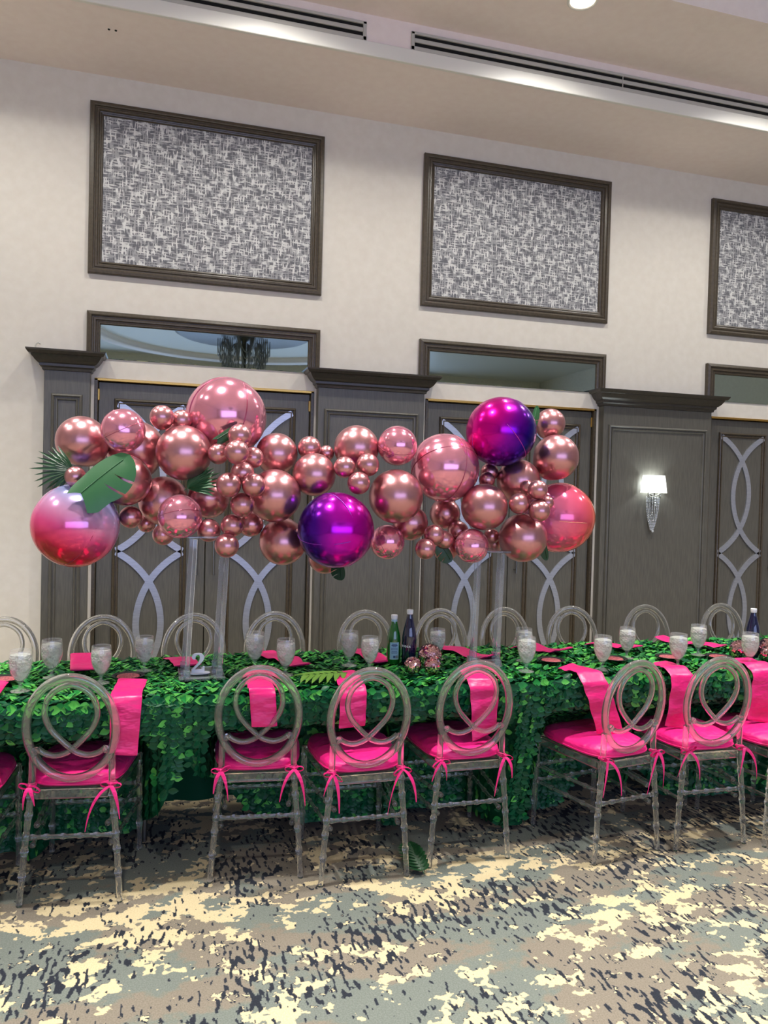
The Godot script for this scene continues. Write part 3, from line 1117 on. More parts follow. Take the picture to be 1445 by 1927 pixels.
func cushion(at: Vector3, turn: float, label: String, sd: int) -> void:
	var r := RandomNumberGenerator.new()
	r.seed = 50 + sd
	var o := thing("seat_cushion", at, label, "cushion", "pink seat cushions on the near chairs")
	o.rotation.y = turn
	var nz := noise(5.0, 3, 60 + sd)
	var edge := func(a: float) -> Vector3:
		# rounded trapezoid; rear (+z) narrower
		var c := cos(a)
		var s := sin(a)
		var k := pow(pow(absf(c), 4.0) + pow(absf(s), 4.0), -0.25)
		var z := s * k
		var x := c * k
		return Vector3(x * (0.196 - 0.024 * (z + 1) / 2), 0, -0.235 + z * 0.225)
	var rows := [[0.0, 0.0], [0.6, 0.0], [0.93, 0.001], [0.985, 0.006], [1.0, 0.014], [1.0, 0.026], [0.985, 0.036], [0.95, 0.043], [0.88, 0.049], [0.75, 0.055], [0.55, 0.06], [0.3, 0.063], [0.0, 0.064]]
	var mb := MB.new()
	mb.grid(64, rows.size() - 1, func(u: float, w: float) -> Vector3:
		var q: Array = rows[roundi(w * (rows.size() - 1))]
		var e: Vector3 = edge.call(-u * TAU)
		var p := Vector3(e.x * q[0], 0.461 + q[1] * 1.05, -0.235 + (e.z + 0.235) * q[0])
		if q[1] > 0.01:
			p.y += 0.006 * nz.get_noise_3d(p.x, p.z, sd) * (1.0 + q[1] * 8)
		return p, true, false)
	part("pad", mb, M.pink, o)
	var pts := []
	for i in 56:
		var e: Vector3 = edge.call(TAU * i / 56)
		pts.append(Vector3(e.x * 1.004, 0.475, -0.235 + (e.z + 0.235) * 1.004))
	mb = MB.new()
	mb.tube(PackedVector3Array(pts), PackedFloat32Array([0.0035]), 6, true)
	part("piping", mb, M.pink, o)
	for s in [-1.0, 1.0]:
		mb = MB.new()
		var k := Vector3(s * 0.152, 0.478, 0.014)
		mb.ball(k, Vector3(0.011, 0.009, 0.008), 10, 8)
		# round the post
		var ring := []
		for i in 20:
			ring.append(Vector3(s * 0.152 + cos(TAU * i / 20) * 0.017, 0.477, -0.008 + sin(TAU * i / 20) * 0.018))
		mb.tube(PackedVector3Array(ring), PackedFloat32Array([0.004]), 6, true)
		var tails := []
		for d in [-1.0, 1.0]:
			# bow loop
			var L := PackedVector3Array()
			var Rr := PackedVector3Array()
			var drop := r.randf_range(-0.016, 0.012)
			for i in 11:
				var a := PI * 2 * i / 10.0
				var p := k + Vector3(d * 0.02 * (1 - cos(a)), drop * (1 - cos(a)) + 0.010 * sin(a), 0.006)
				L.append(p + Vector3(0, 0, -0.007))
				Rr.append(p + Vector3(0, 0, 0.007))
			mb.strip(L, Rr, 0.0015)
			# tail
			L = PackedVector3Array()
			Rr = PackedVector3Array()
			var len := r.randf_range(0.07, 0.2)
			var out: float = r.randf_range(0.2, 0.9) * d
			var tw := r.randf_range(-0.8, 0.8)
			for i in 9:
				var t := i / 8.0
				var p := k + Vector3(out * len * (t - 0.35 * t * t), -len * (0.35 * t + 0.65 * t * t), 0.012 + 0.012 * sin(t * 3.0))
				var wv := Vector3(cos(tw + t), sin(tw + t) * 0.4, sin(tw) * 0.6) * (0.009 * (1.0 - 0.75 * t * t))
				L.append(p - wv)
				Rr.append(p + wv)
			var tb := MB.new()
			tb.strip(L, Rr, 0.0015)
			tails.append(tb)
		var tie := part("tie", mb, M.pink, o)
		for tb in tails:
			part("tail", tb, M.pink, tie)

func chairs() -> void:
	var lab := ["clear resin ring-back chair cut off by the left photo edge", "clear ring-back chair in front, leftmost one fully in view", "clear ring-back chair in front of the table number 2", "clear ring-back chair in front of the green bottle", "clear ring-back chair just right of the disco balls", "clear ring-back chair turned left, first of the right-hand group", "clear ring-back chair near the right edge, second of the right-hand group", "clear ring-back chair mostly cut off by the right photo edge"]
	var proto: Node3D
	for i in chair_spots.size():
		var c: Array = chair_spots[i]
		if i == 0:
			proto = make_chair(lab[0])
			proto.position = Vector3(c[0], 0, c[1])
			proto.rotation.y = c[2]
		else:
			copy(proto, "dining_chair", Vector3(c[0], 0, c[1]), c[2], lab[i])
		cushion(Vector3(c[0], 0, c[1]), c[2], ["hot pink cushion on the chair cut by the left edge", "hot pink tied cushion on the leftmost whole front chair", "hot pink tied cushion on the chair before table number 2", "hot pink tied cushion on the chair before the green bottle", "hot pink tied cushion on the chair right of the disco balls", "hot pink cushion on the left-turned chair of the right group", "hot pink cushion on the second chair of the right group", "hot pink cushion at the right photo edge"][i], i)
	var rear := [[-0.805, 0.0], [-0.29, 0.05], [0.21, 0.03], [0.68, -0.05], [1.245, 0.02], [1.74, 0.0], [2.19, 0.06], [2.68, -0.12], [3.26, -0.05], [3.89, -0.02]]
	var rl := ["clear chair back behind the table at the left photo edge", "clear chair back behind the table, before the narrow left pier", "clear chair back behind the table, seen through the left stand", "clear chair back behind the table, right of the left stand", "clear chair back behind the green bottle across the table", "clear chair back behind the table, just right of blue bottle", "clear chair back behind the table, right of the right stand", "clear chair back behind the table, below the coral ombre balloon", "clear chair back across the table, below the wall sconce", "clear chair back across the table, beside the right blue bottle"]
	for i in rear.size():
		copy(proto, "dining_chair", Vector3(rear[i][0], 0, -4.57), PI + rear[i][1], rl[i])


# ------------------------------------------------------------------ on the table
const TOP := 0.798

func goblet(at: Vector3, h: float, label: String) -> void:
	var o := thing("water_goblet", at, label, "glass", "iced water goblets on the table")
	var k := h / 0.172
	var p := PackedVector2Array()
	for q in [[0.0, 0.0], [0.036, 0.0], [0.038, 0.002], [0.036, 0.004], [0.016, 0.009], [0.007, 0.016], [0.0065, 0.026], [0.009, 0.036], [0.017, 0.044], [0.028, 0.058], [0.037, 0.077], [0.0435, 0.100], [0.0458, 0.120], [0.0445, 0.142], [0.041, 0.172], [0.0395, 0.1725], [0.0405, 0.165]]:
		p.append(Vector2(q[0], q[1]) * k)
	var mb := MB.new()
	mb.lathe(p, 32)
	part("glass", mb, M.goblet, o)
	p = PackedVector2Array()
	for q in [[0.0, 0.044], [0.012, 0.045], [0.025, 0.058], [0.034, 0.077], [0.0405, 0.100], [0.0428, 0.120], [0.0420, 0.140], [0.0402, 0.152], [0.034, 0.154], [0.02, 0.1535], [0.0, 0.154]]:
		p.append(Vector2(q[0], q[1]) * k)
	mb = MB.new()
	mb.lathe(p, 28)
	part("iced_water", mb, M.ice, o)

func bottle(at: Vector3, h: float, green: bool, label: String) -> void:
	var o := thing("water_bottle", at, label, "bottle", "water bottles on the table")
	var m := mat(c8(10, 98, 26) if green else c8(4, 8, 50), 0.06)
	m.clearcoat_enabled = true
	m.clearcoat = 1.0
	m.clearcoat_roughness = 0.03
	var pr: Array = [[0, 0], [0.031, 0], [0.034, 0.004], [0.0345, 0.02], [0.0345, 0.12], [0.033, 0.14], [0.027, 0.17], [0.019, 0.2], [0.0145, 0.22], [0.0135, 0.235], [0.0, 0.236]] if green else [[0, 0], [0.033, 0], [0.036, 0.004], [0.0365, 0.03], [0.0365, 0.14], [0.034, 0.165], [0.026, 0.2], [0.018, 0.23], [0.014, 0.252], [0.013, 0.265], [0.0, 0.266]]
	var top: float = pr[pr.size() - 1][1]
	var k := h / (top + 0.013)
	var pv := PackedVector2Array()
	for q in pr:
		pv.append(Vector2(q[0], q[1] * k))
	var mb := MB.new()
	mb.lathe(pv, 36)
	part("body", mb, m, o)
	mb = MB.new()
	mb.lathe(PackedVector2Array([Vector2(0.0135, -0.010), Vector2(0.0155, -0.009), Vector2(0.0155, -0.003), Vector2(0.0165, -0.003), Vector2(0.0165, 0.011), Vector2(0.015, 0.013), Vector2(0, 0.013)]), 24, Vector3(0, top * k, 0))
	part("cap", mb, mat(c8(226, 230, 234), 0.35), o)
	if green:
		# neck band and a printed label wrapped on the front
		mb = MB.new()
		mb.lathe(PackedVector2Array([Vector2(0.0158, 0.205 * k), Vector2(0.0162, 0.206 * k), Vector2(0.0146, 0.228 * k), Vector2(0.0140, 0.229 * k)]), 24)
		part("neck_band", mb, mat(c8(150, 186, 206), 0.4), o)
		var im := Image.create(96, 160, false, Image.FORMAT_RGB8)
		im.fill(c8(188, 214, 230))
		im.fill_rect(Rect2i(5, 5, 86, 150), c8(150, 190, 216))
		for row in [[12, 50, 7], [24, 62, 9], [38, 40, 6], [52, 70, 3], [60, 66, 3], [68, 70, 3], [82, 58, 5], [94, 66, 3], [102, 60, 3], [124, 22, 22]]:
			im.fill_rect(Rect2i(48 - row[1] / 2, row[0], row[1], row[2]), c8(38, 70, 120))
		im.fill_rect(Rect2i(62, 122, 24, 26), c8(120, 130, 140))
		var lm := mat(Color.WHITE, 0.5)
		lm.albedo_texture = ImageTexture.create_from_image(im)
		mb = MB.new()
		mb.grid(14, 2, func(u: float, w: float) -> Vector3:
			var a := -PI / 2 + (u - 0.5) * 1.35 - 0.18
			return Vector3(cos(a) * 0.0349, lerpf(0.028, 0.114, w) * k, -sin(a) * 0.0349))
		part("label", mb, lm, o)
	else:
		var word := "SARATOGA"
		var f := SystemFont.new()
		f.font_names = PackedStringArray(["Droid Sans"])
		f.font_weight = 700
		for i in word.length():
			var tm := TextMesh.new()
			tm.text = word[i]
			tm.font = f
			tm.font_size = 24
			tm.pixel_size = 0.0006
			tm.depth = 0.0008
			tm.material = M.print_white
			var l := part_mesh("letter", tm, o)
			var a := -0.25 - (word.length() - 1 - i) * 0.30
			l.position = Vector3(sin(a) * 0.0367, 0.098 * k, cos(a) * 0.0367)
			l.rotation.y = a

func disco(at: Vector3, r: float, label: String, sd: int) -> void:
	var g := RandomNumberGenerator.new()
	g.seed = sd
	var o := thing("mirror_ball", at, label, "mirror ball", "pink mirror balls on the table")
	var mb := MB.new()
	mb.ball(Vector3.ZERO, Vector3.ONE * r * 0.985, 24, 16)
	part("core", mb, M.disco_core, o)
	mb = MB.new()
	var rows := 18
	var tilt := Basis(Vector3(0, 0, 1), g.randf_range(-0.5, 0.5)) * Basis(Vector3(1, 0, 0), g.randf_range(-0.4, 0.4))
	for j in rows:
		var a0 := (float(j) / rows - 0.5) * PI
		var a1 := (float(j + 1) / rows - 0.5) * PI
		var am := (a0 + a1) / 2
		var cnt := maxi(4, int(cos(am) * rows * 2))
		for i in cnt:
			var b0 := TAU * (i + 0.06) / cnt
			var b1 := TAU * (i + 0.94) / cnt
			var e := (a1 - a0) * 0.05
			var q := []
			for c in [[a0 + e, b0], [a0 + e, b1], [a1 - e, b1], [a1 - e, b0]]:
				q.append(tilt * Vector3(cos(c[0]) * cos(c[1]), sin(c[0]), cos(c[0]) * sin(c[1])))
			var jit := Vector3(g.randf_range(-1, 1), g.randf_range(-1, 1), g.randf_range(-1, 1)) * 0.12
			var n: Vector3 = ((q[0] + q[1] + q[2] + q[3]) as Vector3).normalized()
			var cen: Vector3 = (q[0] + q[1] + q[2] + q[3]) / 4.0
			var tr := []
			for p in q:
				tr.append((p + n * (p - cen).dot(jit) * 1.2 + n * 0.012) * r)
			mb.poly(tr, Vector3.ZERO)
	part("mirror_tiles", mb, M.disco, o)

func napkin(pts: Array, label: String, sd: int, group: String) -> void:
	# pts: pairs [left, right] along its length
	var r := RandomNumberGenerator.new()
	r.seed = sd
	var a := []
	var b := []
	for q in pts:
		a.append(q[0])
		b.append(q[1])
	var L := spline(a, 7)
	var Rr := spline(b, 7)
	for i in L.size():
		var w := Vector3(0, 0.003 * sin(i * 0.9 + sd), 0.004 * sin(i * 0.7 + sd * 2.0))
		L[i] += w
		Rr[i] += Vector3(0, -w.z * 0.5, w.y)
	var mb := MB.new()
	mb.strip(L, Rr, 0.009)
	tag(part("napkin", mb, M.napkin, self), label, "napkin", group)

func settings() -> void:
	M.print_white = mat(c8(235, 238, 240), 0.5)
	var y := TOP
	# goblets
	var g := [[-0.536, -3.443, 0.172, "goblet of iced water at the left edge, nearest the left chair"], [-0.443, -3.658, 0.172, "goblet of iced water before the narrow left pier"], [-0.228, -3.522, 0.165, "goblet of iced water just above the leftmost whole front chair"], [-0.053, -3.724, 0.163, "goblet of iced water standing left of the left stand"], [0.453, -3.69, 0.175, "goblet of iced water, farther of the two right of the left stand"], [0.576, -3.526, 0.17, "goblet of iced water, nearer of the two right of the left stand"], [0.914, -3.668, 0.172, "goblet of iced water, second to the left of the green bottle"], [0.983, -3.541, 0.167, "goblet of iced water immediately left of the green bottle"], [1.40, -3.735, 0.16, "goblet of iced water half hidden behind the pink mirror balls"], [1.739, -3.396, 0.172, "near goblet of iced water right of the right stand, front of pair"], [1.835, -3.62, 0.172, "goblet of iced water hidden behind another right of right stand"], [2.139, -3.36, 0.172, "near goblet of iced water under the coral ombre balloon"], [2.431, -3.587, 0.167, "far goblet of iced water below and left of the wall sconce"], [2.569, -3.344, 0.174, "near goblet of iced water below the wall sconce"], [2.89, -3.593, 0.169, "far goblet of iced water below and right of the wall sconce"], [3.004, -3.332, 0.169, "goblet of iced water in front of the right blue bottle"]]
	for q in g:
		goblet(Vector3(q[0], y, q[1]), q[2], q[3])
	bottle(Vector3(1.144, y, -3.676), 0.247, true, "green glass water bottle with pale blue label and white cap")
	bottle(Vector3(1.214, y, -3.64), 0.277, false, "dark blue glass bottle beside the green bottle")
	bottle(Vector3(3.175, y, -3.504), 0.268, false, "dark blue glass bottle near the right photo edge")
	var b := [[1.171, -3.45, 0.041, "small pink mirror ball in front of the left blue bottle"], [1.295, -3.56, 0.059, "largest pink mirror ball right of the left blue bottle"], [1.262, -3.43, 0.041, "pink mirror ball resting before the largest mirror ball"], [3.08, -3.50, 0.0475, "pink mirror ball left of the right blue bottle"], [3.232, -3.45, 0.056, "pink mirror ball right of the right blue bottle, at photo edge"], [3.172, -3.385, 0.042, "small pink mirror ball at the photo edge before its bigger neighbours"]]
	for i in b.size():
		disco(Vector3(b[i][0], y + b[i][2] + (0.0), b[i][1]), b[i][2], b[i][3], 70 + i)

	# near napkins: laid on the table and hanging over its front edge
	var nap := [
		[[-0.72, -3.60], [-0.60, -3.58], [-0.72, 0.80, -3.235], [-0.60, 0.80, -3.235], [-0.71, 0.62, -3.225], [-0.59, 0.66, -3.225], "hot pink napkin cut by the left photo edge"],
		[[-0.158, -3.528], [-0.036, -3.496], [-0.172, 0.80, -3.235], [-0.052, 0.80, -3.235], [-0.172, 0.581, -3.225], [-0.066, 0.574, -3.225], "hot pink napkin hanging beside the leftmost whole front chair"],
		[[0.40, -3.52], [0.51, -3.51], [0.375, 0.815, -3.235], [0.485, 0.812, -3.235], [0.388, 0.662, -3.215], [0.495, 0.658, -3.215], "crumpled pink napkin hanging behind the chair before table number 2"],
		[[0.80, -3.50], [0.905, -3.52], [0.767, 0.795, -3.235], [0.885, 0.795, -3.235], [0.764, 0.633, -3.22], [0.881, 0.635, -3.22], "pink napkin hanging behind the chair before the green bottle"],
		[[1.40, -3.424], [1.521, -3.457], [1.371, 0.79, -3.235], [1.515, 0.79, -3.235], [1.39, 0.535, -3.225], [1.505, 0.575, -3.225], "pink napkin hanging behind the chair right of the disco balls"],
		[[1.903, -3.378], [2.04, -3.47], [1.945, 0.775, -3.225], [2.075, 0.785, -3.225], [2.02, 0.535, -3.20], [2.17, 0.52, -3.20], "long pink napkin slanting down onto the left-turned chair cushion"],
		[[2.46, -3.40], [2.579, -3.443], [2.44, 0.785, -3.225], [2.568, 0.785, -3.225], [2.41, 0.54, -3.215], [2.54, 0.52, -3.215], "pink napkin hanging between the two chairs of the right group"],
		[[2.975, -3.413], [3.091, -3.422], [2.926, 0.785, -3.225], [3.08, 0.785, -3.225], [2.895, 0.545, -3.215], [3.06, 0.518, -3.215], "pink napkin hanging at the right photo edge"]]
	for i in nap.size():
		var n: Array = nap[i]
		var e := TOP + 0.012
		var a0 := Vector3(n[0][0], e, n[0][1])
		var a1 := Vector3(n[1][0], e, n[1][1])
		var e0 := Vector3(n[2][0], n[2][1], n[2][2])
		var e1 := Vector3(n[3][0], n[3][1], n[3][2])
		var h0 := Vector3(n[4][0], n[4][1], n[4][2])
		var h1 := Vector3(n[5][0], n[5][1], n[5][2])
		napkin([[a0, a1], [a0.lerp(Vector3(e0.x, e, -3.29), 0.55), a1.lerp(Vector3(e1.x, e, -3.29), 0.55)], [Vector3(e0.x, e + 0.004, -3.285), Vector3(e1.x, e + 0.004, -3.285)], [e0, e1], [e0.lerp(h0, 0.25) + Vector3(0, 0, 0.012), e1.lerp(h1, 0.25) + Vector3(0, 0, 0.012)], [e0.lerp(h0, 0.6) + Vector3(0, 0, 0.008), e1.lerp(h1, 0.6) + Vector3(0, 0, 0.006)], [h0, h1]], n[6], i + 1, "napkins over the near table edge")
	# far napkins: folded strips lying towards the far edge
	var fl := ["folded pink napkin behind the goblet above the leftmost front chair", "folded pink napkin lying behind the number 2 stand", "folded pink napkin behind the goblets right of the left stand", "folded pink napkin left of the green bottle", "long folded pink napkin lying behind the right stand", "folded pink napkin behind the near goblet right of the stand", "folded pink napkin at the far edge, left below the sconce", "folded pink napkin at the far edge below the sconce, right side"]
	var far := [[-0.323, -3.82, 0.1], [0.12, -3.86, 0.2], [0.625, -3.80, 0.35], [1.075, -3.80, 0.2], [1.62, -3.79, 0.55], [2.085, -3.85, 0.5], [2.537, -3.86, 0.4], [3.073, -3.82, 0.5]]
	for i in far.size():
		var c := Vector3(far[i][0], TOP + 0.012, far[i][1])
		var d := Vector3(sin(far[i][2]), 0, cos(far[i][2]))
		var sd := Vector3(d.z, 0, -d.x) * 0.06
		var pr := []
		for t in [-0.24, -0.12, 0.0, 0.08, 0.14]:
			var p: Vector3 = c + d * t + Vector3(0, 0.010 * sin(t * 20.0 + i) + (0.012 if t > 0.1 else 0.0), 0)
			if p.z < -4.06:
				p.y -= 0.05
			pr.append([p - sd, p + sd])
		napkin(pr, fl[i], 20 + i, "napkins on the far side of the table")
	# small dark rimmed dishes with pink printed centres
	var dl := ["dark rimmed pink dish at the left photo edge", "dark rimmed dish beside the hanging napkin of the leftmost front chair", "dark rimmed pink dish left of the near goblet under the coral balloon", "dark rimmed pink dish right of the near goblet under the coral balloon", "dark rimmed pink dish left of the goblet below the sconce", "dark rimmed pink dish just left of the right mirror balls"]
	var dish := [[-0.634, -3.63], [-0.118, -3.60], [1.971, -3.573], [2.329, -3.551], [2.66, -3.54], [2.95, -3.50]]
	var pt := mat(Color.WHITE, 0.4)
	triplanar(pt, noise_tex(noise(0.05, 3, 41), c8(70, 6, 24), c8(255, 150, 150), 256), Vector3(7, 7, 7), false)
	for i in dish.size():
		var o := thing("dish", Vector3(dish[i][0], TOP + 0.004, dish[i][1]), dl[i], "dish", "small dark rimmed dishes on the table")
		var mb := MB.new()
		mb.lathe(PackedVector2Array([Vector2(0, 0), Vector2(0.05, 0), Vector2(0.07, 0.008), Vector2(0.071, 0.01), Vector2(0.068, 0.011), Vector2(0.055, 0.006)]), 36)
		part("rim", mb, mat(c8(26, 24, 28), 0.25), o)
		mb = MB.new()
		mb.lathe(PackedVector2Array([Vector2(0.05, 0.003), Vector2(0.048, 0.0075), Vector2(0.0, 0.0085)]), 36)
		part("printed_centre", mb, pt, o)

	stand(Vector3(0.20, TOP - 0.004, -3.62), 1.435, "clear acrylic four-post stand holding the left end of the balloons", 0.026, 0.072, 0.0)
	stand(Vector3(1.615, TOP - 0.004, -3.62), 1.375, "clear acrylic four-post stand holding the right end of the balloons", 0.012, 0.058, -0.38)
	# table number
	var o := thing("table_number", Vector3(0.185, TOP + 0.013, -3.575), "white table number 2 on an oval foot inside the left stand", "table number")
	var mb2 := MB.new()
	mb2.lathe(PackedVector2Array([Vector2(0, 0), Vector2(0.05, 0), Vector2(0.052, 0.003), Vector2(0.05, 0.006), Vector2(0, 0.006)]), 32, Vector3.ZERO, Basis.from_scale(Vector3(1.05, 1, 0.55)))
	part("foot", mb2, mat(c8(222, 226, 238), 0.35), o)
	var tm := TextMesh.new()
	var f := SystemFont.new()
	f.font_names = PackedStringArray(["Droid Serif"])
	f.font_weight = 700
	tm.text = "2"
	tm.font = f
	tm.font_size = 64
	tm.pixel_size = 0.0019
	tm.depth = 0.012
	tm.material = mat(c8(222, 226, 238), 0.35)
	var n2 := part_mesh("number", tm, o)
	n2.position = Vector3(0.0, 0.048, 0)
	n2.rotation.y = 0.1

func stand(at: Vector3, top: float, label: String, lean: float, half: float, turn: float) -> void:
	var o := thing("balloon_stand", at, label, "stand", "acrylic stands under the balloons")
	o.rotation.y = turn
	var mb := MB.new()
	mb.box(Vector3(0, 0.006, 0), Vector3(half * 2 + 0.06, 0.012, 0.24), 0.002)
	part("base_plate", mb, M.acrylic, o)
	var h := top - at.y
	for sx in [-1.0, 1.0]:
		for sz in [-1.0, 1.0]:
			mb = MB.new()
			var a := Vector3(sx * half + (0.004 if sz > 0 else -0.004), 0.012, sz * 0.09)
			var b := a + Vector3(lean, h - 0.02, 0)
			var d := (b - a).normalized()
			var bx := (Vector3.RIGHT - d * d.x).normalized()
			mb.box((a + b) / 2, Vector3(0.021, a.distance_to(b), 0.021), 0.002, Basis(bx, d, bx.cross(d)))
			part("post", mb, M.acrylic, o)
			mb = MB.new()
			mb.box(a + Vector3(0, 0.016, 0), Vector3(0.03, 0.032, 0.03), 0.003)
			part("post_socket", mb, M.acrylic, o)
	mb = MB.new()
	mb.box(Vector3(lean, h, 0), Vector3(0.2, 0.01, 0.22), 0.002)
	part("top_plate", mb, M.acrylic, o)


# ------------------------------------------------------------------ balloons
func latex_mesh() -> ArrayMesh:
	var mb := MB.new()
	mb.grid(48, 28, func(u: float, w: float) -> Vector3:
		# neck towards -y
		var a := (w - 0.5) * PI
		var r := cos(a)
		var y := sin(a)
		if y < -0.6:
			y -= 0.10 * smoothstep(-0.6, -1.0, y)
		return Vector3(r * cos(u * TAU), y, -r * sin(u * TAU)), true, false)
	return mb.mesh(M.chrome)

func foil_mesh(m: Material, colour = null) -> ArrayMesh:
	var mb := MB.new()
	var nz := noise(1.4, 2, 77)
	mb.grid(64, 36, func(u: float, w: float) -> Vector3:
		var a := (w - 0.5) * PI
		var g := 1.0 - 0.018 * pow(absf(cos(u * TAU * 2.0)), 10.0) * cos(a)
		var p := Vector3(cos(a) * cos(u * TAU), sin(a) * 0.985, -cos(a) * sin(u * TAU)) * g
		return p * (1.0 + 0.006 * nz.get_noise_3dv(p)), true, false, colour)
	return mb.mesh(m)

func seam_mesh(m: Material) -> ArrayMesh:
	var mb := MB.new()
	for k in 4:
		var pts := PackedVector3Array()
		for i in 33:
			var a := (i / 32.0 - 0.5) * PI
			var u := TAU * (k / 4.0)
			var g := 0.988
			pts.append(Vector3(cos(a) * cos(u), sin(a) * 0.988, -cos(a) * sin(u)) * g)
		mb.tube(pts, PackedFloat32Array([0.0125]), 6)
	return mb.mesh(m)

